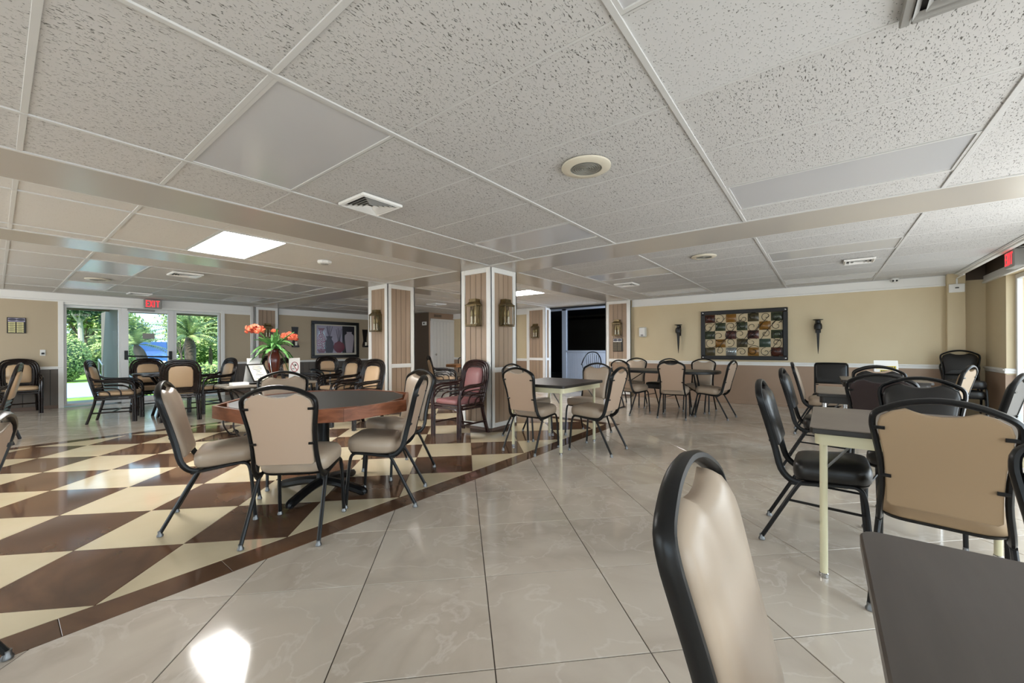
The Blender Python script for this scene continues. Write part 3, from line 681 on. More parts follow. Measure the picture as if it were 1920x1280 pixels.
# rattan armchairs
def yr(z): return -.20 - (z - .42) * .22
def rattan_chair(pad, pole):
    t = thing('rattan_armchair', 'armchair', 'armchair')
    bf = MB()
    for k, dz in ((1.0, 0), (.88, .028), (.76, .056)):
        pr = [(.218, .40), (.240, .55), (.246, .70), (.238, .82), (.205, .905), (.14, .950), (0, .968)]
        P = [(x * k, yr(z - dz * 1.0), z - dz * (z - .40) / .55) for x, z in pr]
        bf.tube(sm([(-x, y, z) for x, y, z in P] + P[::-1][1:], 3), .0155, 7)
    bf.tube([(-.21, yr(.50), .50), (.21, yr(.50), .50)], .013, 6); bf.tube([(-.21, yr(.46), .455), (.21, yr(.46), .455)], .013, 6)
    bf.build('back_frame', pole, t)
    o = [(.13, .535), (.148, .555), (.152, .66), (.150, .80), (.125, .855), (.06, .872)]
    pts = o + [(-x, z) for x, z in o[::-1]]; cz = .70
    def ring(k, dy): return [(x * k, yr(cz + (z - cz) * k) + dy, cz + (z - cz) * k) for x, z in pts]
    MB().rings([ring(.9, -.032), ring(1.0, -.022), ring(1.0, .012), ring(.93, .028), ring(.5, .038)]).build('back_cushion', pad, t, ang=1.2)
    w = [(.215, .47), (.232, .60), (.232, .76), (.208, .87), (.14, .925), (0, .942)]
    pts2 = w + [(-x, z) for x, z in w[::-1][1:]]
    MB().rings([[(x, yr(z) - .006, z) for x, z in pts2], [(x, yr(z) + .002, z) for x, z in pts2]]).build('back_web', pole, t, smooth=False)
    for s in (-1, 1):
        fl_ = MB()
        for dx in (0, -.030): fl_.tube([(s * (.255 + dx), .275, 0), (s * (.255 + dx), .270, .40)], .0155, 7)
        fl_.tube([(s * .24, .245, 0), (s * .24, .24, .36), (s * .235, .2, .40)], .0155, 7)
        fl_.build('leg', pole, t)
        rl = MB()
        for dx in (0, -.028): rl.tube(sm([(s * (.225 + dx), -.19, .44), (s * (.228 + dx), -.205, .30), (s * (.245 + dx), -.285, 0)], 3), .0155, 7)
        rl.build('leg', pole, t)
        ar = MB()
        ar.tube(sm([(s * .255, .270, .39), (s * .258, .268, .52), (s * .262, .235, .615), (s * .266, .12, .655), (s * .266, -.05, .660), (s * .25, -.19, .672), (s * .235, -.255, .71)], 4), .017, 7)
        ar.tube(sm([(s * .228, .268, .39), (s * .230, .26, .51), (s * .236, .215, .59), (s * .240, .10, .628), (s * .240, -.05, .635), (s * .228, -.20, .645)], 4), .012, 6)
        ar.build('arm', pole, t)
        lp = MB()
        lp.tube(sm([(s * .25, .10, .40), (s * .252, .10, .48), (s * .25, .03, .535), (s * .245, -.20, .545)], 3), .010, 6)
        lp.tube(sm([(s * .25, -.02, .40), (s * .25, -.03, .46), (s * .248, -.08, .495), (s * .24, -.20, .50)], 3), .010, 6)
        lp.tube(sm([(s * .245, .262, .47), (s * .25, .12, .585), (s * .246, -.21, .59)], 3), .009, 6)
        lp.build('arm_loop', pole, t)
        MB().tube([(s * .243, .255, .165), (s * .236, -.235, .165)], .012, 6).build('stretcher', pole, t)
    sf = MB()
    for z in (.405, .37):
        sf.tube([(-.25, .255, z), (.25, .255, z), (.235, -.19, z), (-.235, -.19, z)], .016, 7, True)
    sf.tube(sm([(-.24, .26, .26), (-.225, .26, .33), (-.16, .26, .365)], 3), .010, 6); sf.tube(sm([(.24, .26, .26), (.225, .26, .33), (.16, .26, .365)], 3), .010, 6)
    sf.build('seat_frame', pole, t)
    MB().tube([(-.238, .0, .165), (.238, .0, .165)], .012, 6).build('stretcher', pole, t)
    out = [(x, .045 + y) for x, y in rrect(.45, .44, .07, 4)]
    def cr(k, z): return [(x * k, .045 + (y - .045) * k, z) for x, y in out]
    MB().rings([cr(.95, .421), cr(1.0, .432), cr(1.0, .462), cr(.95, .478), cr(.6, .487)]).build('seat_cushion', pad, t, ang=1.2)
    return t
R_beige = rattan_chair('vinyl_ratbeige', 'rattan'); V_beige = []
R_burg = rattan_chair('vinyl_burgundy', 'rattan_burgundy'); V_burg = []
place(R_burg, V_burg, 'burgundy padded rattan armchair standing against the two-lantern column', 3.80, 3.82, 180)
place(R_beige, V_beige, 'dark rattan armchair in profile at the round table, nearest the reflecting side glass'.replace('nearest', 'beside'), 1.20, 8.98, -20)
place(R_beige, V_beige, 'dark rattan armchair with its back turned at the round table by the garden door', 1.87, 8.33, 78)
place(R_beige, V_beige, 'dark rattan armchair between the round table and the garden door glass', 1.74, 9.62, 270)
place(R_beige, V_beige, 'dark rattan armchair with sky-lit pad at the round table beside the plank wainscot', 2.46, 8.90, 190)
place(R_beige, V_beige, 'dark rattan armchair against the wall below the black name plaque', .27, 11.46, 270)
place(R_beige, V_beige, 'dark rattan armchair cut by the frame in front of the name plaque wall', -.12, 7.95, 172)
place(R_beige, V_beige, 'beige padded rattan armchair leaning toward the game table in front of the plank column', 3.28, 5.42, 188)
place(R_beige, V_beige, 'beige padded rattan armchair half hidden by the plank column at the glass table', 3.82, 6.92, 190)
place(R_beige, V_beige, 'rattan armchair with pale pad beside the no smoking sign at the glass table', 3.56, 7.78, 312)
place(R_beige, V_beige, 'rattan armchair under the vase picture at the glass table', 4.50, 8.45, 262)
place(R_beige, V_beige, 'dark rattan armchair by the wall behind the no smoking sign', 4.15, 10.4, 270)
place(R_beige, V_beige, 'dark rattan armchair in profile at the wooden table in front of the white closet door', 6.42, 7.05, -30)
# spindle chairs of the side room
def spindle_chair(label, x, y, deg):
    t = thing('spindle_armchair', label, 'armchair', (x, y, 0), radians(deg - 90), 'black metal armchairs in the side room')
    MB().rings([[(a * .94, b * .94, .43) for a, b in rrect(.44, .42, .1)], [(a, b, .44) for a, b in rrect(.44, .42, .1)], [(a, b, .47) for a, b in rrect(.44, .42, .1)], [(a * .9, b * .9, .48) for a, b in rrect(.44, .42, .1)]]).build('seat', 'black_metal', t)
    MB().tube(sm([(-.26, .2, .66), (-.27, 0, .70), (-.22, -.2, .86), (-.1, -.28, 1.0), (.1, -.28, 1.0), (.22, -.2, .86), (.27, 0, .70), (.26, .2, .66)], 4), .016, 7).build('back_rail', 'black_metal', t)
    for k in range(7):
        u = -.15 + k * .05; MB().tube([(u * .9, -.19, .46), (u * 1.25, -.27 + abs(u) * .3, .98 - abs(u) * .5)], .008, 6).build('spindle', 'black_metal', t)
    for s in (-1, 1):
        MB().tube([(s * .25, .16, .67), (s * .2, .15, .46)], .01, 6).build('arm_post', 'black_metal', t)
        for yy in (.17, -.17): MB().tube([(s * .18, yy, .44), (s * .23, yy * 1.25, 0)], .013, 7).build('leg', 'black_metal', t)
    return t
spindle_chair('black metal spindle armchair before the white wainscot partition', 10.55, 5.28, 200)
spindle_chair('black metal spindle armchair peeping out behind the plank pilaster', 10.55, 4.50, 200)
# ------------------------------------------------------------------ tables
def octa(R, a0=-106.9): return [(R * cos(radians(a0 + 45 * k)), R * sin(radians(a0 + 45 * k))) for k in range(8)]
gt = thing('game_table', 'octagonal wooden game table with black top and chip trays', 'table', (1.61, 3.17, 0))
O0, O1 = octa(.712), octa(.672)
cut = []
for k in range(8):
    a, b = Vector((*O0[k], 0)), Vector((*O0[(k + 1) % 8], 0)); e = (b - a).normalized(); nrm = Vector((e.y, -e.x, 0))
    q = [a, b, b - nrm * .022, a - nrm * .022]
    q = [a + e * .001, b - e * .001, b - e * .010 - nrm * .022, a + e * .010 - nrm * .022]
    MB().prism([(p.x, p.y) for p in q], .655, .742).build('apron_board', 'wood_apron', gt, smooth=False)
    # tray in front of each place, between playing top and rail
    c, d = Vector((*O1[k], 0)), Vector((*O1[(k + 1) % 8], 0))
    ai, bi = a * .965, b * .965
    n0, n1 = c + e * .135, d - e * .135; cut += [n0, n1]
    pv = (Vector((*O1[k - 1], 0)) - c).normalized(); m1 = c + pv * .135
    MB().prism([(v.x, v.y) for v in (c * 1.02, n0 * 1.02, n0 * .97, m1 * .97, m1 * 1.02)], .676, .694).build('chip_tray', 'dark_plastic', gt, smooth=False)
    wv = (n0 - m1).normalized(); pw2 = Vector((wv.y, -wv.x, 0)) * .006
    MB().prism([(v.x, v.y) for v in (n0 - pw2, n0 + pw2, m1 + pw2, m1 - pw2)], .694, .741).build('tray_divider', 'wood_apron', gt, smooth=False)
MB().prism([(v.x * .992, v.y * .992) for v in cut], .70, .739).build('table_top', 'felt_black', gt, smooth=False)
MB().prism(octa(.56), .655, .672).build('under_panel', 'dark_plastic', gt, smooth=False)
MB().lathe([(.048, .06), (.048, .60), (.16, .64), (.16, .656)], 24).build('pedestal', 'black_metal', gt)
for k in range(4):
    a = radians(-61 + 90 * k) if k != 1 else radians(24)
    a = radians((-68, 24, 116, 208)[k])
    MB().tube(sm([(0, 0, .085), (.15 * cos(a), .15 * sin(a), .078), (.36 * cos(a), .36 * sin(a), .035), (.385 * cos(a), .385 * sin(a), .026)], 3), [.034] * 7 + [.03, .026, .022], 8).build('base_arm', 'black_metal', gt)
def card_table(label, x0, x1, y0, y1, top, edge, apron, leg, zt=.742, inset=.07, brace=True, edge_in=.02):
    t = thing('card_table', label, 'table', ((x0 + x1) / 2, (y0 + y1) / 2, 0)); w, d = x1 - x0, y1 - y0
    o = rrect(w, d, .028, 3)
    MB().prism(rrect(w - .004, d - .004, .026, 3), zt - .004, zt).build('table_top', top, t, smooth=False)
    MB().prism(o, zt - .030, zt - .004, bev=.004).build('edge_band', edge, t, smooth=False)
    ap = MB(); e = edge_in; ow, od = w - 2 * e, d - 2 * e
    out = rrect(ow, od, .045, 4); inn = [(x * (1 - .03 / ow), y * (1 - .03 / od)) for x, y in out]
    n = len(out)
    ap.rings([[(x, y, zt - .029) for x, y in out], [(x, y, zt - .085) for x, y in out], [(x, y, zt - .085) for x, y in inn], [(x, y, zt - .029) for x, y in inn]], None, False, False)
    ap.build('apron', apron, t, ang=.5)
    for sx in (-1, 1):
        for sy in (-1, 1):
            lx, ly = sx * (w / 2 - inset), sy * (d / 2 - inset)
            lg = MB().tube([(lx, ly, .02), (lx, ly, zt - .07)], .0165, 12).build('leg', leg, t)
            MB().lathe([(.016, 0), (.019, .002), (.019, .02), (.015, .024)], 12, Matrix.Translation((lx, ly, 0))).build('foot_cap', 'chrome', lg)
            if brace: MB().tube([(lx, ly - sy * .012, zt - .20), (lx, ly - sy * .12, zt - .06)], .006, 6).build('brace', 'steel_dull', lg)
    return t
card_table('square card table with dark top, cream apron and cream legs near the lantern column', 3.60, 4.55, 2.12, 2.93, 'laminate_dark', 'edge_dark', 'cream_metal', 'cream_metal', .742, .085)
card_table('taupe topped card table with scuffed cream legs beside the large tan chair', 2.455, 3.33, -.79, .055, 'laminate_taupe', 'edge_dark', 'cream_metal', 'cream_metal', .742, .055)
card_table('taupe card table with black rim in the middle of the window row', 4.31, 5.10, -.74, .045, 'laminate_taupe', 'edge_dark', 'edge_dark', 'chrome', .742, .05)
card_table('taupe card table carrying the white notice card', 6.20, 6.98, -.95, -.17, 'laminate_taupe', 'edge_dark', 'edge_dark', 'chrome', .742, .05)
lt = thing('cafe_table', 'bare dark brown laminate table beside the sunlit beige chair', 'table', (.72, -.47, 0))
MB().prism(rrect(.86, .82, .03, 4), .712, .742, bev=.005).build('table_top', 'laminate_dark', lt, ang=.5)
MB().lathe([(.19, 0), (.19, .012), (.10, .03), (.04, .05), (.036, .68), (.12, .712)], 24, Matrix.Translation((0, -.06, 0))).build('pedestal', 'black_metal', lt)
# long oval table
ot = thing('oval_table', 'long black oval folding table surrounded by stacking chairs', 'table', (7.25, 2.37, 0))
oo = rrect(.86, 2.10, .40, 8)
MB().prism(oo, .70, .742, bev=.006).build('table_top', 'felt_black', ot, ang=.5)
for s in (-1, 1):
    lg = MB()
    for dx in (-.1, .1): lg.tube([(dx, s * .66, .70), (dx, s * .72, .35), (dx * 1.2, s * .64, 0.012)], .013, 8)
    lg.tube([(-.1, s * .72, .35), (.1, s * .72, .35)], .010, 6); lg.tube([(0, s * .72, .35), (0, s * .2, .70)], .008, 6)
    lg.tube([(-.14, s * .64, .014), (.14, s * .64, .014)], .013, 8)
    lg.build('folding_leg', 'black_metal', ot)
# round table by the garden door
rt = thing('round_table', 'small dark round table among rattan armchairs by the garden door', 'table', (1.84, 8.97, 0))
MB().lathe([(.44, .708), (.46, .715), (.46, .738), (.452, .742)], 40).build('table_top', 'rattan', rt, ang=.5)
MB().lathe([(.33, .68), (.34, .69), (.34, .708)], 32).build('under_ring', 'rattan', rt)
for k in range(4):
    a = radians(45 + 90 * k)
    MB().tube(sm([(.25 * cos(a), .25 * sin(a), 0), (.16 * cos(a), .16 * sin(a), .3), (.16 * cos(a), .16 * sin(a), .5), (.28 * cos(a), .28 * sin(a), .69)], 4), .022, 8).build('leg', 'rattan', rt)
MB().lathe([(.17, .26), (.18, .27), (.18, .285), (.17, .295)], 24).build('shelf_ring', 'rattan', rt)
gl = thing('glass_table', 'square glass topped table with slim metal legs under the vase picture', 'table', (4.22, 7.68, 0), radians(0))
MB().prism(rrect(.80, .80, .03, 3), .73, .742).build('table_top', 'glass_dark', gl, smooth=False)
fr = MB(); fr.tube([(-.37, -.37, .715), (.37, -.37, .715), (.37, .37, .715), (-.37, .37, .715)], .012, 6, True); fr.build('top_frame', 'iron', gl)
for sx in (-1, 1):
    for sy in (-1, 1): MB().tube([(sx * .36, sy * .36, .71), (sx * .36, sy * .36, 0)], .014, 8).build('leg', 'grey_plastic', gl)
wt = thing('wood_table', 'octagonal wooden table edge seen behind the burgundy armchair', 'table', (7.22, 7.15, 0))
MB().prism(octa(.46, 22.5), .68, .742, bev=.006).build('table_top', 'wood_table', wt, smooth=False)
MB().lathe([(.26, 0), (.24, .04), (.06, .08), (.055, .62), (.2, .68)], 20).build('pedestal', 'dark_plastic', wt)
# iron side table with its vase, sign holders and leaflets
st = thing('side_table', 'wrought iron console table with stone top and scrolled legs', 'table', (2.28, 5.96, 0))
MB().prism(rrect(1.12, .46, .03, 3), .652, .684, bev=.008).build('table_top', 'stone_top', st, ang=.5)
MB().tube([(-.5, -.18, .645), (.5, -.18, .645), (.5, .18, .645), (-.5, .18, .645)], .010, 6, True).build('top_frame', 'iron', st)
for sx in (-1, 1):
    for sy in (-1, 1):
        MB().tube(sm([(sx * .48, sy * .18, .645), (sx * .34, sy * .18, .56), (sx * .30, sy * .18, .46), (sx * .42, sy * .18, .33), (sx * .47, sy * .18, .18), (sx * .40, sy * .19, .04), (sx * .33, sy * .19, .012), (sx * .30, sy * .19, .04), (sx * .33, sy * .19, .07), (sx * .36, sy * .19, .05)], 4), .010, 7).build('leg', 'iron', st)
    MB().tube(sm([(sx * .12, 0, .645), (sx * .2, 0, .56), (sx * .13, 0, .50), (sx * .07, 0, .55), (sx * .11, 0, .59)], 4), .008, 6).build('scroll', 'iron', st)
MB().tube([(-.34, -.18, .30), (.34, -.18, .30)], .008, 6).build('stretcher', 'iron', st); MB().tube([(-.34, .18, .30), (.34, .18, .30)], .008, 6).build('stretcher', 'iron', st)
# ------------------------------------------------------------------ lanterns and wall pieces
def lantern(label, loc, rz):
    t = thing('wall_lantern', label, 'lantern', loc, rz, 'bronze wall lanterns on the columns')
    MB().box(-.065, .065, -.008, 0, -.185, .125, .003).build('back_plate', 'bronze', t, smooth=False)
    MB().lathe([(.001, 0), (.06, .002), (.078, .010), (.082, .016)], 20, Matrix.Translation((0, -.008, -.01)) @ Matrix.Rotation(pi / 2, 4, 'X')).build('reflector', 'bronze', t)
    a = [(-.105, 0), (-.105, -.125), (.105, -.125), (.105, 0)]; b = [(-.062, 0), (-.062, -.088), (.062, -.088), (.062, 0)]
    MB().rings([[(x, y, .098) for x, y in a], [(x, y, .108) for x, y in a], [(x * .8, y * .82, .125) for x, y in a], [(x, y, .150) for x, y in b], [(x, y, .19) for x, y in b]]).build('roof', 'bronze', t, smooth=False)
    MB().box(-.102, .102, -.122, 0, -.19, -.176, .003).build('base', 'bronze', t, smooth=False)
    for x in (-.096, .096):
        for y in (-.114, -.008): MB().box(x - .006, x + .006, y - .006, y + .006, -.172, .098).build('corner_post', 'bronze', t, smooth=False)
    for z in (-.166, .09): MB().box(-.092, .092, -.119, -.110, z - .005, z + .005).build('rim', 'bronze', t, smooth=False)
    MB().box(-.092, .092, -.116, -.113, -.16, .084).build('pane', 'glass_clear', t, smooth=False)
    for x in (-.096, .096): MB().box(x - .0015, x + .0015, -.108, -.012, -.172, .098).build('pane', 'glass_clear', t, smooth=False)
    for x in (-.036, .036):
        c = MB().lathe([(.014, -.165), (.022, -.155), (.014, -.135), (.012, -.13), (.012, -.055), (.010, -.05)], 12, Matrix.Translation((x, -.06, 0))).build('candle', 'candle', t)
        MB().lathe([(.008, -.05), (.012, -.04), (.017, -.015), (.012, .015), (.002, .045)], 12, Matrix.Translation((x, -.06, 0))).build('bulb', 'bulb', c)
    return t
ZL = 1.63
lantern('bronze candle lantern on the two-lantern column above the burgundy armchair', (4.133, 3.831, ZL), -pi / 2)
lantern('bronze candle lantern on the two-lantern column facing the card table', (4.408, 3.567, ZL), 0)
lantern('bronze candle lantern on the plank column near the vase picture', (4.115, 6.147, ZL - .01), -pi / 2)
lantern('bronze candle lantern on the pilaster beside the dark side room opening', (9.14, 6.242, ZL - .02), -pi / 2)
lantern('bronze candle lantern above the name plaque on the pilaster', (9.08, 3.853, ZL - .02), -pi / 2)
lantern('dark lantern on the garden wall pilaster behind the red flowers', (4.46, 11.74, ZL), 0)
def plaque(label, loc, rz, w, h, cols, rows, head, hm, nm='nameplate'):
    t = thing('name_plaque', label, 'plaque', loc, rz)
    MB().box(-w / 2, w / 2, -.018, 0, 0, h, .003).build('board', 'slate_board', t, smooth=False)
    MB().box(-w / 2 + .012, w / 2 - .012, -.021, -.017, h * .73, h - .012).build('header_plate', hm, t, smooth=False)
    for s in (-1, 1):
        pr = [(s * w * .22 + .05 * cos(a) * w / .22, h * .865 + .025 * sin(a) * h / .3) for a in [2 * pi * k / 14 for k in range(14)]]
        MB().rings([[(x, -.0225, z) for x, z in pr], [(x, -.0208, z) for x, z in pr]]).build('emblem', 'print_dark', t, smooth=False)
    for c in range(cols):
        for r in range(rows):
            x0 = -w / 2 + .014 + c * (w - .028) / cols; x1 = x0 + (w - .028) / cols - .014; z1 = h * .70 - r * (h * .68) / rows; z0 = z1 - h * .68 / rows * .74
            p = MB().box(x0, x1, -.022, -.017, z0, z1, .002).build('nameplate', nm, t, smooth=False)
            MB().box(x0 + .018, x1 - .018, -.0226, -.0216, z0 + (z1 - z0) * .2, z0 + (z1 - z0) * .42).build('engraving', 'ink', p, smooth=False)
    return t
plaque('black plaque with pale nameplates on the tan wall above the rattan armchair', (.25, 11.85, 1.452), 0, .225, .292, 2, 6, 0, 'print_lilac')
plaque('brown plaque with rows of nameplates under the pilaster lantern', (9.08, 3.855, 1.047), -pi / 2, .235, .312, 2, 7, 0, 'paper', 'nameplate_dark')
# decorative glass-and-metal art panel
art = thing('wall_art', 'framed panel of coloured glass squares with black metal scrolls', 'wall art', (9.2, 1.283, .884), -pi / 2)
aw, ah = 1.52, 1.005
f = MB(); e = .078
for x0, x1, z0, z1 in ((-aw / 2, aw / 2, 0, e), (-aw / 2, aw / 2, ah - e, ah), (-aw / 2, -aw / 2 + e, e, ah - e), (aw / 2 - e, aw / 2, e, ah - e)): f.box(x0, x1, -.05, 0, z0, z1, .008)
f.build('frame', 'iron', art, smooth=False); MB().box(-aw / 2 + e, aw / 2 - e, -.012, 0, e, ah - e).build('backing', 'wall_beige', art, smooth=False)
code = ['R C A C O C G', 'C G C G C A C', 'G C M C M C G', 'C A C O C T C', 'O C S C A C R']
mm = {'R': 'art_rust', 'C': 'art_cream', 'A': 'art_amber', 'O': 'art_olive', 'G': 'art_green', 'M': 'art_maroon', 'T': 'art_teal', 'S': 'art_silver'}
tw, thh = (aw - 2 * e) / 7, (ah - 2 * e) / 5
for r, row in enumerate(code):
    for c, k in enumerate(row.split()):
        x0 = -aw / 2 + e + c * tw; z1 = ah - e - r * thh; z0 = z1 - thh; x1 = x0 + tw
        d = .016 if k == 'C' else .034
        if k == 'C': MB().box(x0 + .003, x1 - .003, -d, -.01, z0 + .003, z1 - .003, .002).build('square', mm[k], art, smooth=False)
        else:
            n = 6; v = []; q = []
            for i in range(n + 1):
                for j in range(n + 1):
                    u, w2 = i / n, j / n; bulge = 16 * u * (1 - u) * w2 * (1 - w2)
                    v.append((x0 + .003 + (tw - .006) * u, -.016 - .024 * bulge, z0 + .003 + (thh - .006) * w2))
            for i in range(n):
                for j in range(n): q.append((i * (n + 1) + j, i * (n + 1) + j + 1, (i + 1) * (n + 1) + j + 1, (i + 1) * (n + 1) + j))
            MB().add(v, q).build('square', mm[k], art, ang=1.2)
sc_ = MB()
rs = random.Random(5)
for c in range(7):
    for r in range(5):
        if (c + r) % 2 == 1 or rs.random() < .55:
            cx = -aw / 2 + e + (c + .5 + rs.uniform(-.15, .15)) * tw; cz = e + (r + .5 + rs.uniform(-.15, .15)) * thh; a0 = rs.uniform(0, 6.28); sg = rs.choice((-1, 1)); rad = rs.uniform(.085, .125)
            pts = []
            for k in range(22):
                t_ = k / 21; a = a0 + sg * t_ * 7.2; rr = rad * (1 - .82 * t_)
                pts.append((min(max(cx + rr * cos(a), -aw / 2 + e), aw / 2 - e), -.044, min(max(cz + rr * sin(a), e), ah - e)))
            sc_.tube(pts, .0052, 5)
for k in range(9):
    x = -aw / 2 + e + (k + .5) * (aw - 2 * e) / 9; z = rs.uniform(.2, .8)
    sc_.tube(sm([(x - .14, -.042, max(e, z - .22)), (x - .03, -.042, z - .05), (x + .05, -.042, z + .06), (min(x + .16, aw / 2 - e), -.042, min(z + .2, ah - e))], 4), .0052, 5)
sc_.build('scrollwork', 'iron', art)
for sx in (-1, 1):
    for z in (.04, ah - .04): MB().lathe([(.018, 0), (.016, .008), (.006, .014), (.001, .015)], 12, Matrix.Translation((sx * (aw / 2 - .04), -.05, z)) @ Matrix.Rotation(pi / 2, 4, 'X')).build('stud', 'chrome', art)
def torch(label, y):
    t = thing('wall_torch', label, 'sconce', (9.2, y, 1.01), -pi / 2)
    cx = -.075
    MB().add(*(lambda m: (m.v, m.f))(MB().lathe([(.004, 0), (.018, .14), (.034, .40), (.040, .44)], 4, Matrix.Translation((0, cx, 0)) @ Matrix.Rotation(pi / 4, 4, 'Z')))).build('spike', 'iron', t, smooth=False)
    MB().lathe([(.040, .435), (.058, .45), (.062, .50), (.052, .545), (.03, .56), (.028, .60)], 16, Matrix.Translation((0, cx, 0))).build('collar', 'iron', t)
    MB().lathe([(.03, .60), (.075, .615), (.078, .622), (.07, .622), (.02, .612)], 20, Matrix.Translation((0, cx, 0))).build('dish', 'iron', t)
    MB().box(-.02, .02, cx, 0, .47, .51).box(-.04, .04, -.01, 0, .38, .60, .004).build('bracket', 'iron', t, smooth=False)
torch('black iron wall torch between the white dispenser and the art panel', 2.49)
torch('black iron wall torch beside the art panel above the square-backed chair', .07)
d = thing('wall_dispenser', 'small white wall dispenser beside the plank pilaster', 'dispenser', (9.2, 3.285, 1.38), -pi / 2)
MB().rings([[(x, 0, z) for x, z in rrect(.15, .225, .02, 3, 0, .112)], [(x, -.07, z) for x, z in rrect(.15, .225, .02, 3, 0, .112)], [(x * .85, -.095, .112 + (z - .112) * .85) for x, z in rrect(.15, .225, .02, 3, 0, .112)]]).build('body', 'white_plastic', d)
MB().box(-.03, .03, -.1, -.09, .02, .06, .004).build('lever', 'grey_plastic', d, smooth=False)
# vase picture
pic = thing('picture', 'framed still life print of red and white vases in black frame', 'picture', (6.436, 11.85, .86))
pw, ph = 1.52, 1.11
f = MB(); e = .095
for x0, x1, z0, z1 in ((-pw / 2, pw / 2, 0, e), (-pw / 2, pw / 2, ph - e, ph), (-pw / 2, -pw / 2 + e, e, ph - e), (pw / 2 - e, pw / 2, e, ph - e)): f.box(x0, x1, -.045, 0, z0, z1, .008)
f.build('frame', 'dark_plastic', pic, smooth=False); MB().box(-pw / 2 + e, pw / 2 - e, -.015, 0, e, ph - e).build('mat_board', 'print_cream', pic, smooth=False)
MB().box(-.605, .605, -.018, -.014, .15, .985).build('print_ground', 'print_lilac', pic, smooth=False)
MB().box(.20, .605, -.0195, -.0175, .15, .985).build('print_shade', 'print_black', pic, smooth=False)
def sil(name, prof, cx, m, dep=-.0205):
    pts = [(cx + r, z) for r, z in prof] + [(cx - r, z) for r, z in prof[::-1]]
    MB().rings([[(x, dep, z) for x, z in pts], [(x, dep + .002, z) for x, z in pts]]).build(name, m, pic, smooth=False)
sil('print_vase', [(.08, .16), (.135, .25), (.14, .5), (.10, .66), (.055, .74), (.05, .82), (.105, .90)], -.46, 'print_red')
sil('print_vase', [(.10, .16), (.14, .3), (.13, .48), (.07, .58), (.10, .66)], -.22, 'print_dark', -.022)
sil('print_vase', [(.06, .16), (.155, .24), (.185, .34), (.14, .45), (.045, .50), (.05, .52)], .09, 'print_red', -.0225)
sil('print_vase', [(.10, .16), (.12, .3), (.155, .6), (.15, .70), (.08, .76), (.085, .80), (.10, .81)], .43, 'print_grey', -.0215)
tw_ = MB()
for x0, x1, z0, z1 in ((.07, .0, .5, .88), (.09, .06, .5, .92), (.10, .12, .5, .86), (.11, .18, .5, .9), (-.23, -.30, .62, .95), (-.22, -.20, .62, .98), (-.21, -.12, .62, .96), (-.24, -.26, .62, .97)): tw_.tube([(x0, -.0215, z0), (x1, -.0215, z1)], .006, 4)
tw_.build('print_twigs', 'print_dark', pic, smooth=False)
MB().box(-.605, .605, -.030, -.028, .15, .985).build('glazing', 'glass', pic, smooth=False)
def candle_sconce(label, x):
    t = thing('candle_sconce', label, 'sconce', (x, 11.85, 1.19))
    o = [(-.088, 0), (.088, 0), (.093, .06), (.05, .2), (.065, .35), (.093, .575), (-.093, .575), (-.07, .35), (-.055, .2), (-.093, .06)]
    MB().rings([[(a, -.02, b) for a, b in o], [(a, 0, b) for a, b in o]]).build('back_plate', 'iron', t, smooth=False)
    MB().box(-.085, .085, -.1, -.01, 0, .05, .006).build('shelf', 'iron', t, smooth=False)
    MB().lathe([(.033, .05), (.033, .155), (.03, .16)], 14, Matrix.Translation((.01, -.06, 0))).build('candle', 'candle', t)
candle_sconce('dark wall sconce with a white candle beside the vase picture', 5.222)
candle_sconce('dark wall sconce with a candle partly hidden by the plank column', 7.42)
sw = thing('wall_outlet', 'small white outlet plate with a dark plug on the tan wall', 'outlet', (.566, 11.85, 1.03))
MB().box(-.036, .036, -.01, 0, 0, .116, .004).build('plate', 'white_plastic', sw, smooth=False); MB().box(-.018, .018, -.03, -.008, .025, .06, .004).build('plug', 'dark_plastic', sw, smooth=False)
# exit signs
def exit_sign(label, loc, rz, depth=.07):
    t = thing('exit_sign', label, 'exit sign', loc, rz)
    MB().box(-.15, .15, -depth / 2, depth / 2, -.1, .1, .008).build('housing', 'grey_plastic', t, smooth=False)
    f = MB(); z0, z1 = -.068, .072; y = -depth / 2
    def bar(x0, x1, a, b): f.box(x0, x1, y - .003, y + .001, a, b)
    s = .019
    bar(-.118, -.118 + s, z0, z1); bar(-.118, -.066, z0, z0 + s); bar(-.118, -.066, z1 - s, z1); bar(-.118, -.072, -.008, .011)
    for sg in (1, -1):
        c = Matrix.Translation((-.029, y - .001, .002)) @ Matrix.Rotation(sg * .33, 4, 'Y'); f.box(-s / 2, s / 2, -.002, .002, -.076, .076, 0, c)
    bar(.012, .012 + s, z0, z1); bar(.048, .112, z1 - s, z1); bar(.071, .071 + s, z0, z1)
    f.build('letters_exit', 'red_letter', t, smooth=False)
    return t
e1 = exit_sign('red letter exit sign hanging above the glazed garden door', (2.145, 11.72, 2.145), 0); MB().box(-.05, .05, -.02, .13, .085, .1).build('mount', 'grey_plastic', e1, smooth=False)
e2 = exit_sign('red letter exit sign mounted under the ceiling above the glazed doors', (7.16, -1.745, 2.135), pi, .10); MB().box(-.2, .2, -.02, .02, .1, .11).build('mount', 'grey_plastic', e2, smooth=False)
# corner conduit and box
cj = thing('junction_box', 'cream junction box with conduit on the corner pilaster', 'junction box', (9.09, -1.63, 1.965))
MB().box(-.03, 0, -.085, .085, 0, .13, .006).build('body', 'white_trim', cj, smooth=False); MB().box(-.033, -.028, -.02, .02, .06, .08).build('knockout', 'ink', cj, smooth=False)
MB().tube(sm([(-.015, 0, .13), (-.015, 0, .195), (-.03, 0, .215), (-.2, 0, .22), (-.42, 0, .22)], 4), .011, 8).build('conduit', 'white_trim', cj)
